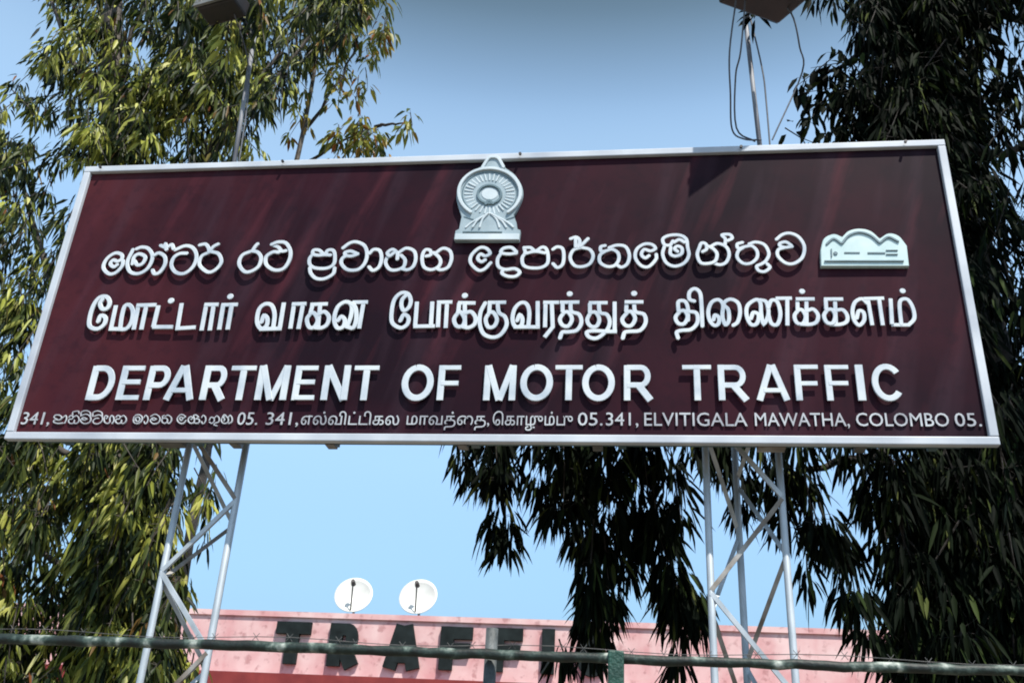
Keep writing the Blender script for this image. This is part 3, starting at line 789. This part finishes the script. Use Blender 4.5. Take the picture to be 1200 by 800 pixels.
for a, b_, wd in (((370,350),(505,350),2.0), ((575,352),(728,352),2.0), ((735,330),(838,330),1.2), ((735,365),(838,365),0.8)):
    ribbon(mb, [lp(*a), lp(*b_)], wd * PXM, EZ - .030, .008, W3, rnd=False)
dot(mb, lp(292, 355), 2.4 * PXM, EZ - .030, .010, W3)
ribbon(mb, [lp(255, 320), lp(258, 385)], 1.2 * PXM, EZ - .030, .008, W3)
mb.build('badge_lines', M['emblem_dk'], bad)

# ------------------------------------------------------------------ block letters on the parapet
TR = [('T',323,363.5,728,778),('R',386,424,730,781),('A',448,492.5,732,784),('F',516,553.5,734,785.5),('F',575,612.5,735.5,787.5),('I',635,650,737,790),('C',672,711,738.5,792)]
for ch, x0, x1, y0, y1 in TR:
    u0, zt = b_hit(x0, y0); u1, _ = b_hit(x1, y0 if ch != 'A' else y1)
    if ch == 'A': u0, _ = b_hit(x0, y1)
    else: u0 = b_hit(x0, (y0 + y1) / 2)[0]; u1 = b_hit(x1, (y0 + y1) / 2)[0]
    _, zb = b_hit((x0 + x1) / 2, y1)
    mb = MB(); wd_ = u1 - u0; h = zt - zb
    for pts, wd in caps(ch, wd_, h, 0.30, 0.27):
        ribbon(mb, [np.array([u0 + x, zb + z]) for x, z in pts], wd, 0.0, 0.10, lambda x, y, z: bp(x, y, z), rnd=False)
    o = mb.build('letter', M['darkletter'], bld)

# ------------------------------------------------------------------ satellite dishes on the roof
def dish(px, py, r, yaw, label):
    c = at(px, py, 23.2)
    base = np.array([c[0], c[1] + 0.35, ROOF - 0.75])
    t = empty('satellite_dish', base, label, 'satellite dish', 'satellite dishes on the pink building')
    n_ = np.array([math.sin(yaw) * .9, -math.cos(yaw) * .9, 0.42]); n_ /= np.linalg.norm(n_)
    u = np.cross(n_, [0, 0, 1.]); u /= np.linalg.norm(u); v = np.cross(u, n_)
    vs = []; fs = []; K, S = 7, 32
    for side in (0, 1):
        o0 = len(vs)
        for i in range(K + 1):
            rr = r * i / K
            for s in range(S):
                a = 2 * math.pi * s / S
                vs.append(c + u * rr * math.cos(a) + v * rr * math.sin(a) * 1.08 + n_ * (0.16 * (rr / r) ** 2 - (0.012 if side else 0)))
        for i in range(K):
            for s in range(S):
                a = o0 + i * S + s; b_ = o0 + i * S + (s + 1) % S
                fs.append((a, b_, b_ + S, a + S))
    for s in range(S):
        a = K * S + s; b_ = K * S + (s + 1) % S; q = (K + 1) * S
        fs.append((a, b_, b_ + q, a + q))
    MB().add(vs, fs).build('reflector', M['dish'], t, smooth=True)
    MB().tube([base, c - n_ * .12 - np.array([0, 0, .15]), c - n_ * .02], 0.03, n=8).build('stand', M['galv'], t)
    foc = c + n_ * 0.52 + v * 0.10
    MB().tube([c - v * r * .95 + n_ * .15, foc], 0.018, n=6).build('arm', M['darkmetal'], t)
    MB().tube([foc + n_ * .05, foc - n_ * .10], [0.045, 0.06], n=8).build('receiver', M['darkmetal'], t)
dish(415, 701, 0.46, 0.12, 'left of two white satellite dishes standing on the pink roof, nearer the lattice mast')
dish(491, 703, 0.46, 0.02, 'right of two white satellite dishes on the pink roof, above the letter A')

# ------------------------------------------------------------------ lattice masts
def mast(pl, pr, pa_dx, label, phase, node, step):
    """pl, pr: plane X of the two front legs; triangular mast, third leg behind"""
    Yf = SY + 0.30; Yr = Yf + 0.40
    zt = sZ1 - 0.25
    t = empty('lattice_mast', ((pl + pr) / 2, Yf + .15, 0), label, 'lattice mast', 'steel lattice masts carrying the signboard')
    legs = [(pl, Yf), (pr, Yf), ((pl + pr) / 2 + pa_dx, Yr)]
    for x, y in legs:
        MB().tube([(x, y, 0), (x, y, 2.0), (x, y, zt)], 0.021, n=12).build('leg', M['galv'], t, smooth=True)
    for fi, (a, b_) in enumerate(((0, 1), (1, 2), (2, 0))):
        z = (node % (2 * step)) - 2 * step + phase[fi] * step; k = 0
        A, B = legs[a], legs[b_]
        while z + step < zt:
            p, q = (A, B) if k % 2 == 0 else (B, A)
            e = 0.010 * (1 if fi != 0 else -1)
            if z > 0.05:
                MB().bar((p[0], p[1] + e, z), (q[0], q[1] + e, z + step * .97), 0.026, 0.007 if fi else 0.022, up=(0, 1, 0)).build('brace', M['galv'] if (fi + k) % 3 else M['rust'], t)
            z += step; k += 1
    mb = MB()
    for zz in (sZ0 + .12, sZ1 - .4):
        mb.bar((pl - .03, SY + .262, zz), (pr + .03, SY + .262, zz), 0.03, 0.06)
    mb.build('clamp', M['galv'], t)
    MB().box(((pl + pr) / 2, Yf + .15, 0.06), (abs(pr - pl) + .35, 0.85, 0.12), bev=.01).build('footing', M['greypost'], t)
def mx(px, py): return at(px, py, SY + .30)[0]
mast(mx(193, 660), mx(263, 660), 0.02, 'grey lattice mast under the left end of the board, against sunny yellow green leaves', (0.0, 0.35, 0.9), at(195, 669, SY + .3)[2], 0.46)
mast(mx(832, 660), mx(922, 660), 0.0, 'grey lattice mast under the right end of the board, against dark hanging foliage', (0.0, 0.4, 0.8), at(838, 692, SY + .3)[2], 0.56)

# ------------------------------------------------------------------ floodlights on poles above the board
def flood(p0, p1, hc, yaw, tilt, label, size, cables):
    """pole foot p0 and top p1 (world), head centre hc"""
    t = empty('floodlight', p0, label, 'floodlight', 'floodlights on poles above the signboard')
    MB().tube([p0, (p0 + p1) / 2, p1], 0.017, n=12).build('pole', M['polepaint'], t, smooth=True)
    MB().tube([p1, p1 * .6 + hc * .4 + np.array([0, 0, .05]), hc + np.array([0, 0, .02])], 0.018, n=8).build('arm', M['darkmetal'], t, smooth=True)
    cy, sy_ = math.cos(yaw), math.sin(yaw); ct, st = math.cos(tilt), math.sin(tilt)
    Rz = np.array([[cy, -sy_, 0], [sy_, cy, 0], [0, 0, 1]]); Rx = np.array([[1, 0, 0], [0, ct, -st], [0, st, ct]])
    R = Rz @ Rx
    w_, d_, h_ = size
    hd = MB().box(hc, (w_, d_, h_), rot=R, bev=.02).build('head', M['lampbody'], t)
    rim = MB()
    for (o, dd) in (((0, -d_ / 2 - .012, h_ / 2 - .02), (w_ + .02, .02, .03)), ((0, -d_ / 2 - .012, -h_ / 2 + .02), (w_ + .02, .02, .03)), ((-w_ / 2 + .01, -d_ / 2 - .012, 0), (.03, .02, h_ - .08)), ((w_ / 2 - .01, -d_ / 2 - .012, 0), (.03, .02, h_ - .08))):
        rim.box(hc + R @ np.array(o), dd, rot=R)
    rim.build('rim', M['lamprim'], hd)
    MB().box(hc + R @ np.array([0, -d_ / 2 - .003, 0]), (w_ - .06, .008, h_ - .08), rot=R).build('lens', M['glass'], hd)
    for c in cables:
        MB().tube(catmull(c, 5), 0.006, n=6).build('cable', M['cable'], t)
Yp = SY + .26
foot = lambda px, py: at(px, py, Yp)
p0 = foot(892, 185); p0[2] = sZ1 - .35; p0[0] = foot(892, 160)[0]
p1 = np.array([p0[0] - .05, Yp - .02, at(885, 25, Yp)[2]])
hc = at(898, -16, 5.05)
flood(p0, p1, hc, math.radians(28), math.radians(12), 'floodlight on a thin pole above the right end of the board with loose wires', (0.50, 0.42, 0.20),
      [[hc + np.array([-.2, 0, -.05]), at(855, 60, 5.15), at(856, 110, 5.3), at(858, 152, 5.5), at(872, 163, 5.52), at(892, 164, 5.6)],
       [hc + np.array([-.14, 0, -.05]), at(868, 60, 5.15), at(862, 90, 5.3), at(863, 150, 5.5), at(885, 166, 5.58)],
       [hc + np.array([.12, .1, -.05]), at(930, 22, 5.2), at(937, 55, 5.3), at(940, 85, 5.6), at(905, 164, 5.62)],
       [p1 + np.array([0.03, -.03, 0]), at(893, 80, 5.58), at(898, 120, 5.6), p0 + np.array([.05, -.02, .2])]])
p0 = foot(282, 185); p0[2] = sZ1 - .35; p0[0] = foot(285, 160)[0]
p1 = np.array([at(299, 45, Yp)[0], Yp - .02, at(299, 45, Yp)[2]])
hc = at(262, 8, 5.15)
flood(p0, p1, hc, math.radians(-14), math.radians(-8), 'floodlight on a thin pole above the left end of the board among sunlit leaves', (0.34, 0.18, 0.15),
      [[hc + np.array([.1, 0, -.08]), at(290, 70, 5.5), at(290, 120, 5.58), p0 + np.array([.04, -.02, .15])]])

# ------------------------------------------------------------------ foliage
def leaves_object(name, mat, parent, P, D, L, Wd, roll, bend=0.25, slot=None, twigs=None):
    """P base points, D unit directions, L lengths, Wd widths, roll about D; one mesh of lance shaped folded leaves"""
    n = len(P)
    ref = np.tile(np.array([0, 0, 1.]), (n, 1))
    S = np.cross(D, ref); ln = np.linalg.norm(S, axis=1); S[ln < 1e-3] = [1, 0, 0]
    S /= np.linalg.norm(S, axis=1)[:, None]
    U = np.cross(S, D)
    c, s = np.cos(roll)[:, None], np.sin(roll)[:, None]
    S2 = S * c + U * s; U2 = -S * s + U * c
    Lc = L[:, None]; Wc = Wd[:, None] / 2
    down = np.array([0, 0, -1.0])
    k1, k2 = 0.30, 0.68
    B = P
    M1 = P + D * Lc * k1 + down * Lc * bend * k1 ** 2
    M2 = P + D * Lc * k2 + down * Lc * bend * k2 ** 2
    T = P + D * Lc + down * Lc * bend
    fold = U2 * Wc * 0.35
    V = np.stack([B, M1 - S2 * Wc + fold, M1, M1 + S2 * Wc + fold, M2 - S2 * Wc * .8 + fold, M2, M2 + S2 * Wc * .8 + fold, T], axis=1).reshape(-1, 3)
    V = V - root_loc(parent)
    base = (np.arange(n) * 8)[:, None]
    pat = np.array([0, 2, 1, 0, 3, 2, 1, 2, 5, 4, 2, 3, 6, 5, 4, 5, 7, 5, 6, 7])
    cnt = np.array([3, 3, 4, 4, 3, 3])
    loops = (base + pat[None, :]).reshape(-1).astype(np.int32)
    tot = np.tile(cnt, n).astype(np.int32)
    st = np.concatenate([[0], np.cumsum(tot)[:-1]]).astype(np.int32)
    me = bpy.data.meshes.new(name)
    me.vertices.add(len(V)); me.vertices.foreach_set('co', V.astype(np.float32).reshape(-1))
    me.loops.add(len(loops)); me.loops.foreach_set('vertex_index', loops)
    me.polygons.add(len(tot)); me.polygons.foreach_set('loop_start', st)
    me.polygons.foreach_set('loop_total', tot)
    me.update(calc_edges=True); me.validate()
    mats = mat if isinstance(mat, list) else [mat]
    for m_ in mats: me.materials.append(m_)
    if slot is not None: me.polygons.foreach_set('material_index', np.repeat(slot, 6).astype(np.int32))
    if twigs is not None:              # the twigs belong to the crown
        tb, tm = twigs
        me.materials.append(tm); k = len(me.materials) - 1
        import bmesh
        bm = bmesh.new(); bm.from_mesh(me)
        off = root_loc(parent)
        tv = [bm.verts.new(tuple(np.array(v) - off)) for v in tb.v]
        for f in tb.f:
            q_ = bm.faces.new([tv[i] for i in f]); q_.material_index = k
        bm.to_mesh(me); bm.free()
    o = bpy.data.objects.new(name, me); C.objects.link(o); o.parent = parent
    return o

class Leaves:
    def __init__(s, young=0.0): s.P, s.D, s.L, s.W, s.R, s.S = [], [], [], [], [], []; s.tw = MB(); s.young = young
    def strand(s, p0, p1, rad, per_m, ll=(0.15, 0.25), lw=(0.024, 0.040), droop=1.2, taper=0.5, twig=0.007, clump=True):
        p0 = np.asarray(p0, float); p1 = np.asarray(p1, float)
        ln = np.linalg.norm(p1 - p0); n = max(3, int(ln * per_m))
        side = rng.normal(size=3); side[2] = 0; side *= 0.10 * ln / (np.linalg.norm(side) + 1e-6)
        mid = (p0 + p1) / 2 + side
        if clump:
            nc = max(2, int(ln / 0.16)); ctr = rng.random(nc)
            t = np.clip(ctr[rng.integers(0, nc, n)] + rng.normal(0, 0.05, n), 0, 1)
        else: t = rng.random(n)
        tt = t[:, None]
        base = (1 - tt) ** 2 * p0 + 2 * tt * (1 - tt) * mid + tt ** 2 * p1
        a = rng.random(n) * 2 * math.pi
        r = rad * (1 - taper * t) * np.sqrt(rng.random(n))
        off = np.stack([np.cos(a) * r, np.sin(a) * r, rng.normal(0, 0.03, n)], axis=1)
        out = np.stack([np.cos(a), np.sin(a), np.zeros(n)], axis=1)
        D = out * (0.25 + 0.75 * rng.random((n, 1))) + np.array([0, 0, -1.0]) * (droop * (0.4 + rng.random((n, 1)))) + rng.normal(0, 0.15, (n, 3))
        D /= np.linalg.norm(D, axis=1)[:, None]
        s.P.append(base + off); s.D.append(D)
        s.L.append(rng.uniform(*ll, n)); s.W.append(rng.uniform(*lw, n)); s.R.append(rng.normal(0, 0.9, n))
        fresh = rng.random() < s.young
        s.S.append(np.where(rng.random(n) < (0.8 if fresh else 0.06 * (s.young > 0)), 1, 0))
        if twig > 0:
            s.tw.tube([p0, (p0 + 2 * mid + p1) / 4, p1], [twig, twig * .8, twig * .4], n=4, cap=False)
            for i in range(0, n, 9):       # short side twigs carry the outer leaves
                s.tw.tube([base[i], base[i] + off[i]], [twig * .4, twig * .25], n=3, cap=False)
    def build(s, mat, parent, bark, bend=0.3):
        return leaves_object('crown', mat, parent, np.concatenate(s.P), np.concatenate(s.D), np.concatenate(s.L), np.concatenate(s.W), np.concatenate(s.R), bend,
                             np.concatenate(s.S), (s.tw, bark))

def inside(poly, x, y):
    c = False; j = len(poly) - 1
    for i in range(len(poly)):
        xi, yi = poly[i]; xj, yj = poly[j]
        if (yi > y) != (yj > y) and x < (xj - xi) * (y - yi) / (yj - yi) + xi: c = not c
        j = i
    return c
def scatter(poly, n, gaps=()):
    xs = [p[0] for p in poly]; ys = [p[1] for p in poly]; out = []; tries = 0
    while len(out) < n and tries < n * 60:
        tries += 1
        x = rng.uniform(min(xs), max(xs)); y = rng.uniform(min(ys), max(ys))
        if not inside(poly, x, y): continue
        if any((x - gx) ** 2 / rx ** 2 + (y - gy) ** 2 / ry ** 2 < 1 for gx, gy, rx, ry in gaps): continue
        out.append((x, y))
    return out
def hang(lv, poly, n, Y0, Y1, len_m, rad, per_m, gaps=(), **kw):
    for x, y in scatter(poly, n, gaps):
        Y = rng.uniform(Y0, Y1); L_ = rng.uniform(*len_m)
        c = at(x, y, Y)
        dx = rng.normal(0, 0.18) * L_; dy = rng.normal(0, 0.18) * L_
        lv.strand(c + np.array([-dx, -dy, L_ * .45]), c + np.array([dx, dy, -L_ * .55]), rng.uniform(*rad), per_m, **kw)
def limb(mb, pts, r0, r1, n=8):
    q = catmull(pts, 5); m = len(q)
    q = [p + rng.normal(0, 0.012, 3) for p in q]
    mb.tube(q, [r0 + (r1 - r0) * i / (m - 1) for i in range(m)], n=n)

# --- big sunny tree at the left
LT = at(135, 830, 8.6)
lt = empty('tree', (LT[0] - .1, 8.6, 0), 'tall sunlit tree with drooping yellow green leaves at the left of the board', 'tree')
lt_base = np.array([LT[0] - .1, 8.6, 0.0])
mb = MB(); limb(mb, [lt_base, lt_base + [.1, .05, 2.5], at(128, 560, 8.6), at(130, 300, 8.6), at(132, 60, 8.7), at(135, -120, 8.8)], 0.24, 0.09, n=12)
mb.build('trunk', M['bark'], lt, smooth=True)
mb = MB()
for a, b_, c, r in (((130, 250), (190, 120), (250, -30), .07), ((130, 330), (200, 230), (330, 60), .06), ((131, 130), (90, 80), (60, 0), .05), ((130, 430), (60, 330), (20, 190), .06),
                    ((130, 560), (60, 520), (-10, 470), .05), ((130, 620), (190, 570), (210, 520), .05), ((131, 160), (150, 60), (190, -60), .05), ((200, 230), (300, 120), (410, -20), .04), ((130, 700), (50, 650), (-20, 600), .04)):
    limb(mb, [at(*a, 8.6), at(*b_, rng.uniform(8.2, 9.0)), at(*c, rng.uniform(7.9, 9.2))], r, r * .35, n=7)
mb.build('branches', M['bark'], lt, smooth=True)
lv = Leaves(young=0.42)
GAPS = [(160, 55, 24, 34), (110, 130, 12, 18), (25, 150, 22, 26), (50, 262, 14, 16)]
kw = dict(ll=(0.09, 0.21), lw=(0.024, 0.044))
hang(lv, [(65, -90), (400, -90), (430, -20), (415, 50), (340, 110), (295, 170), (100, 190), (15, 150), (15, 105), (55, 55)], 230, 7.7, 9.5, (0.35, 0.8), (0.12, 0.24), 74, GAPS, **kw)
hang(lv, [(-40, 110), (60, 110), (70, 190), (-40, 200)], 16, 7.9, 9.2, (0.3, 0.6), (0.1, 0.18), 70, [(25, 140, 14, 16)], **kw)
hang(lv, [(100, 60), (300, 40), (295, 175), (100, 185)], 75, 7.7, 9.0, (0.3, 0.6), (0.12, 0.22), 76, [(160, 50, 24, 34)], **kw)
hang(lv, [(-60, 175), (105, 185), (75, 330), (30, 470), (-60, 490)], 75, 7.7, 9.3, (0.3, 0.7), (0.12, 0.22), 76, GAPS, **kw)
hang(lv, [(-60, 480), (190, 500), (200, 560), (175, 640), (195, 740), (200, 850), (-60, 850)], 215, 7.6, 9.6, (0.35, 0.8), (0.12, 0.22), 86, [(105, 600, 16, 26), (60, 545, 10, 22)], **kw)
hang(lv, [(95, 500), (195, 500), (200, 600), (185, 850), (110, 850)], 75, 7.3, 8.2, (0.35, 0.75), (0.12, 0.2), 80, **kw)
hang(lv, [(110, 20), (180, 100), (180, 190), (105, 190)], 10, 7.6, 8.2, (0.3, 0.6), (0.12, 0.2), 70, GAPS, **kw)
hang(lv, [(190, 530), (215, 530), (200, 620), (215, 700), (225, 830), (190, 830)], 20, 7.8, 9.0, (0.3, 0.5), (0.08, 0.14), 50, **kw)
hang(lv, [(240, 560), (258, 560), (252, 640), (238, 640)], 4, 8, 9, (0.3, 0.5), (0.06, 0.10), 45, **kw)
limb_f = MB(); limb(limb_f, [at(150, -60, 8.4), at(200, -50, 6.6), at(255, -30, 5.7), at(280, 10, 5.35)], 0.035, 0.010, n=6)
limb_f.build('branches', M['bark'], lt, smooth=True)
for x0, y0, x1, y1 in ((235, -40, 228, 30), (262, -20, 258, 40), (285, 0, 285, 62), (300, -20, 310, 50), (215, -40, 212, 40), (270, 20, 268, 75)):
    Yl = rng.uniform(5.35, 5.7); lv.strand(at(x0, y0, Yl), at(x1, y1, Yl), 0.09, 90, **kw)
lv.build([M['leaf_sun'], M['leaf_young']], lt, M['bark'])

# --- yellowing tree behind it, its right hand side showing above the board
yb = at(205, 830, 10.6)
yt = empty('tree', (yb[0], 10.6, 0), 'sparse tree with yellowing orange tinged leaves above the left half of the board', 'tree')
yb = np.array([yb[0], 10.6, 0.0])
mb = MB(); limb(mb, [yb, at(222, 640, 10.6), at(250, 500, 10.6), at(310, 330, 10.6), at(350, 180, 10.6), at(372, 60, 10.6), at(385, -60, 10.6)], 0.07, 0.02, n=8)
# trunk foot stays hidden behind the mast
mb.build('trunk', M['bark'], yt, smooth=True)
mb = MB()
for a, b_, c in (((360, 150), (400, 90), (430, 20)), ((345, 200), (395, 168), (440, 150)), ((380, 0), (400, -40), (420, -90)), ((440, 150), (460, 145), (482, 145)), ((330, 250), (380, 215), (415, 165))):
    limb(mb, [at(*a, 10.6), at(*b_, 10.4), at(*c, 10.3)], 0.028, 0.008, n=6)
mb.build('branches', M['bark'], yt, smooth=True)
lv = Leaves(); kw2 = dict(ll=(0.12, 0.22), lw=(0.035, 0.060), droop=0.9)
hang(lv, [(350, -90), (440, -90), (452, 40), (430, 105), (385, 95), (350, 60)], 62, 9.8, 11.0, (0.3, 0.6), (0.12, 0.22), 46, **kw2)
hang(lv, [(395, 150), (445, 140), (450, 185), (390, 190)], 12, 9.8, 10.8, (0.3, 0.5), (0.12, 0.2), 60, **kw2)
hang(lv, [(462, 140), (490, 142), (488, 165), (465, 165)], 2, 10, 10.4, (0.25, 0.35), (0.1, 0.15), 50, **kw2)
hang(lv, [(330, 90), (440, 60), (440, 130), (370, 150), (320, 170)], 10, 9.8, 10.8, (0.2, 0.4), (0.08, 0.14), 30, **kw2)
lv.build(M['leaf_yel'], yt, M['bark'])

# --- dark drooping tree at the right, its long limb hanging behind the board
RB = at(1075, 0, 7.6)
rt_base = np.array([RB[0] + .05, 7.6, 0.0])
rt = empty('tree', rt_base, 'tall dark tree at the right with long drooping leaves hanging below the board', 'tree')
mb = MB(); limb(mb, [rt_base, rt_base + [.06, 0, 3], rt_base + [-.05, .05, 6], rt_base + [0, 0, 9.5], rt_base + [.1, .1, 13.2]], 0.34, 0.12, n=14)
mb.build('trunk', M['darkbark'], rt, smooth=True)
mb = MB(); tz = lambda z: rt_base + np.array([0, 0, z])
limb(mb, [tz(5.6), at(1000, 350, 7.2), at(850, 420, 6.9), at(700, 455, 6.8), at(560, 480, 6.8)], 0.10, 0.02)
limb(mb, [at(850, 420, 6.9), at(800, 470, 6.7), at(760, 520, 6.6)], 0.035, 0.01, n=6)
limb(mb, [at(700, 455, 6.8), at(680, 520, 6.8), at(690, 580, 6.8)], 0.03, 0.008, n=6)
limb(mb, [tz(9.4), at(1010, 60, 7.5), at(950, 100, 7.3)], 0.05, 0.012, n=6)
limb(mb, [tz(9.8), at(1010, -20, 7.0), at(940, -20, 6.0), at(885, 15, 5.5)], 0.05, 0.008, n=6)
limb(mb, [tz(7.5), at(1170, 180, 7.4), at(1230, 150, 7.2)], 0.06, 0.02, n=6)
limb(mb, [tz(4.6), at(1080, 520, 7.2), at(980, 540, 7.0), at(900, 560, 6.9)], 0.06, 0.012, n=6)
for x, y, z in ((6.0, 6.0, 12.0), (6.2, 6.2, 12.6), (4.6, 7.0, 12.8), (7.4, 5.0, 11.8), (3.6, 9.4, 12.4), (7.0, 8.2, 12.5)):  # limbs reaching the shading clumps added overhead
    limb(mb, [tz(9.8 + rng.random() * 2), (tz(11.6) + np.array([x, y, z])) / 2, np.array([x, y, z])], 0.09, 0.03, n=6)
mb.build('branches', M['darkbark'], rt, smooth=True)
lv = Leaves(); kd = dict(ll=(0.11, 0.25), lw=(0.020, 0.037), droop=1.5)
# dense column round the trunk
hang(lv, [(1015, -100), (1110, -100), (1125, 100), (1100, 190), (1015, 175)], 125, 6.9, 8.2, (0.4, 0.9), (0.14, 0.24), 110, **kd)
hang(lv, [(1090, 100), (1135, 100), (1175, 420), (1220, 540), (1150, 540), (1110, 300)], 70, 6.9, 8.2, (0.4, 0.8), (0.12, 0.2), 85, **kd)
hang(lv, [(1060, 520), (1230, 520), (1260, 850), (1080, 850), (1065, 700)], 260, 6.6, 8.4, (0.4, 0.9), (0.14, 0.24), 115, **kd)
# looser growth at the far right
hang(lv, [(1110, -90), (1240, -90), (1240, 40), (1160, 60), (1120, 30)], 26, 6.8, 8.2, (0.3, 0.7), (0.12, 0.2), 70, [(1190, 60, 16, 26)], **kd)
hang(lv, [(1130, 60), (1240, 80), (1240, 540), (1180, 520), (1150, 250)], 52, 6.8, 8.2, (0.3, 0.7), (0.10, 0.18), 62, [(1180, 205, 22, 26), (1160, 60, 14, 20), (1190, 300, 12, 20)], **kd)
# tufts left of the column, above the board
kb = dict(ll=(0.13, 0.2), lw=(0.045, 0.065), droop=0.9)
for x0, y0, x1, y1, n_ in ((1015, 70, 950, 80, 40), (1010, 95, 935, 110, 46), (1015, 120, 960, 125, 44), (960, 110, 945, 150, 26), (1000, 130, 985, 165, 30), (1020, 60, 1000, 160, 60), (985, 60, 935, 100, 20), (920, 150, 960, 170, 10), (990, 90, 950, 130, 30), (1010, 140, 965, 160, 30), (1000, 75, 965, 95, 24)):
    a = at(x0, y0, 7.3); b_ = at(x1, y1, 7.2); ln = np.linalg.norm(b_ - a)
    lv.strand(a, b_, 0.13, n_ / ln * .8, clump=False, **kb)
for x0, y0, x1, y1, n_ in ((1040, -30, 955, -5, 40), (1035, -10, 1000, 12, 30), (960, -20, 955, 5, 8), (985, -40, 975, 8, 30), (1015, -20, 990, 30, 34), (1030, 0, 1015, 40, 30), (940, -30, 930, -2, 14)):
    a = at(x0, y0, 6.6); b_ = at(x1, y1, 6.4); lv.strand(a, b_, 0.10, n_ / np.linalg.norm(b_ - a), clump=False, **kd)
a = at(885, 12, 5.5); b_ = at(884, 22, 5.5)
lv.strand(a, b_, 0.05, 13 / np.linalg.norm(b_ - a), ll=(0.13, 0.20), lw=(0.03, 0.05), droop=0.7, clump=False)
# curtains behind and below the board: (x0, y0, x1, y1, half width px, leaves)
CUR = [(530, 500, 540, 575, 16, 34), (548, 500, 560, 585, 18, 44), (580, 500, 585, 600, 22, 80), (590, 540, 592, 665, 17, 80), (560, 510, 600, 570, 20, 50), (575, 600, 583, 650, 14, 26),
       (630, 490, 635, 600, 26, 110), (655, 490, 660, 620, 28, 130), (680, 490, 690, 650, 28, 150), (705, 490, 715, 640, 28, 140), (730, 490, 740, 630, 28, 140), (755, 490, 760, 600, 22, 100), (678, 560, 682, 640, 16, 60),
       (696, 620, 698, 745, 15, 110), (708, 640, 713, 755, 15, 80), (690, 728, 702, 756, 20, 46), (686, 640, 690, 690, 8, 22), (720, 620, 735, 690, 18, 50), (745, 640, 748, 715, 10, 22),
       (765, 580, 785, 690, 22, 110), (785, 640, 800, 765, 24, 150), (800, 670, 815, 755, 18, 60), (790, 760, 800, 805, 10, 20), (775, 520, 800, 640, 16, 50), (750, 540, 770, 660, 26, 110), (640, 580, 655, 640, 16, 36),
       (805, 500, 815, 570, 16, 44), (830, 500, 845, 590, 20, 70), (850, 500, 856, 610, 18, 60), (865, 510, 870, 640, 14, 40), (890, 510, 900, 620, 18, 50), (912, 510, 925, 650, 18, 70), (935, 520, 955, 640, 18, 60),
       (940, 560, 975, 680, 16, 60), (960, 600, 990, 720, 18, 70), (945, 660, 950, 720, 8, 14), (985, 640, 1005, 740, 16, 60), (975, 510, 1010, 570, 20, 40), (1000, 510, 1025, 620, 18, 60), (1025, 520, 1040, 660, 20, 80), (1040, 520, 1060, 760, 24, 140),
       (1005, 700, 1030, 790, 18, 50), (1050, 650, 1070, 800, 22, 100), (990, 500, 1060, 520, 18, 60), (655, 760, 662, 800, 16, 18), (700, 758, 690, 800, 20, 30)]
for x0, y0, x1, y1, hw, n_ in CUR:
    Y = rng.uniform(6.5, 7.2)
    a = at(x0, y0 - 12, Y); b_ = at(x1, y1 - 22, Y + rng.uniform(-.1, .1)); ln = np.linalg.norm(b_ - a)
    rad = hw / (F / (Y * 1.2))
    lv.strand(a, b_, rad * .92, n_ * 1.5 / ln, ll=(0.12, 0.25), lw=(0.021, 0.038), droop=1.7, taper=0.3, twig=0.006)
# unseen leaf clumps added overhead to keep the lower tree in shade
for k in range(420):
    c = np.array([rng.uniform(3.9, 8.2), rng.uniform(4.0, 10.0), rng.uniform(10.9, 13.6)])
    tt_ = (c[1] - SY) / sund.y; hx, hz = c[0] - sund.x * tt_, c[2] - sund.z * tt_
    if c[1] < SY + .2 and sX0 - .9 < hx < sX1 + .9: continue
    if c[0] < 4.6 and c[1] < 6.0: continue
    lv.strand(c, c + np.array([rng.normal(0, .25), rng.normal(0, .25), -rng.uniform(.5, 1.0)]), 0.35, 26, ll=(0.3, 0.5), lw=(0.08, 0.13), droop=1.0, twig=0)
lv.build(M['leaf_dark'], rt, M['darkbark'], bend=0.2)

# ------------------------------------------------------------------ fence in front
FH = 0.545
fz = FH + CAMZ
_a, _b = ray(0, 749), ray(1200, 785)
_a, _b = _a * FH / _a[2], _b * FH / _b[2]
def fy(x): return _a[1] + (x - _a[0]) / (_b[0] - _a[0]) * (_b[1] - _a[1])
FY = fy(0)
fence = empty('fence', (0, FY, 0), 'weathered green pipe fence with posts and a thin barbed wire in front of the sign', 'fence')
pts = []; rad = []
for i in range(160):
    x = -4.6 + 8.6 * i / 159
    pts.append((x, fy(x), fz - .004 * math.sin(x * 1.1 + .6) + rng.normal(0, .0016))); rad.append(0.0175 + rng.normal(0, .0008) + (-x * 0.0008))
MB().tube(pts, rad, n=14).build('top_rail', M['rail'], fence, smooth=True)
MB().tube([(-4.6, fy(-4.6), .35), (4.0, fy(4.0), .35)], 0.022, n=10).build('lower_rail', M['rail'], fence, smooth=True)
for px in (722, 1420, -330):
    x = at(px, 770, FY)[0]
    MB().box((x, fy(x) - .004, (fz + .022) / 2), (0.056, 0.064, fz + .022), bev=.006).build('post', M['post'], fence)
x = at(572, 770, FY)[0]
MB().tube([(x, fy(x) + .05, 0), (x, fy(x) + .05, fz + .1)], 0.023, n=10).build('post', M['greypost'], fence, smooth=True)
tag(fence.children[-1], 'grey pipe post')
mb = MB(); wz = fz + .055
q = [(-4.6 + 8.6 * i / 60, fy(-4.6 + 8.6 * i / 60) + .06, wz - .035 * (i / 60) + .008 * math.sin(i * .9)) for i in range(61)]
mb.tube(q, 0.0015, n=5)
for i in range(0, 61):
    c = np.array(q[i]) + [rng.uniform(-.04, .04), 0, 0]
    for s in (-1, 1):
        mb.tube([c + [-.012, 0, -.014 * s], c + [.012, .004, .014 * s]], 0.0011, n=4)
mb.build('barbed_wire', M['wire'], fence)
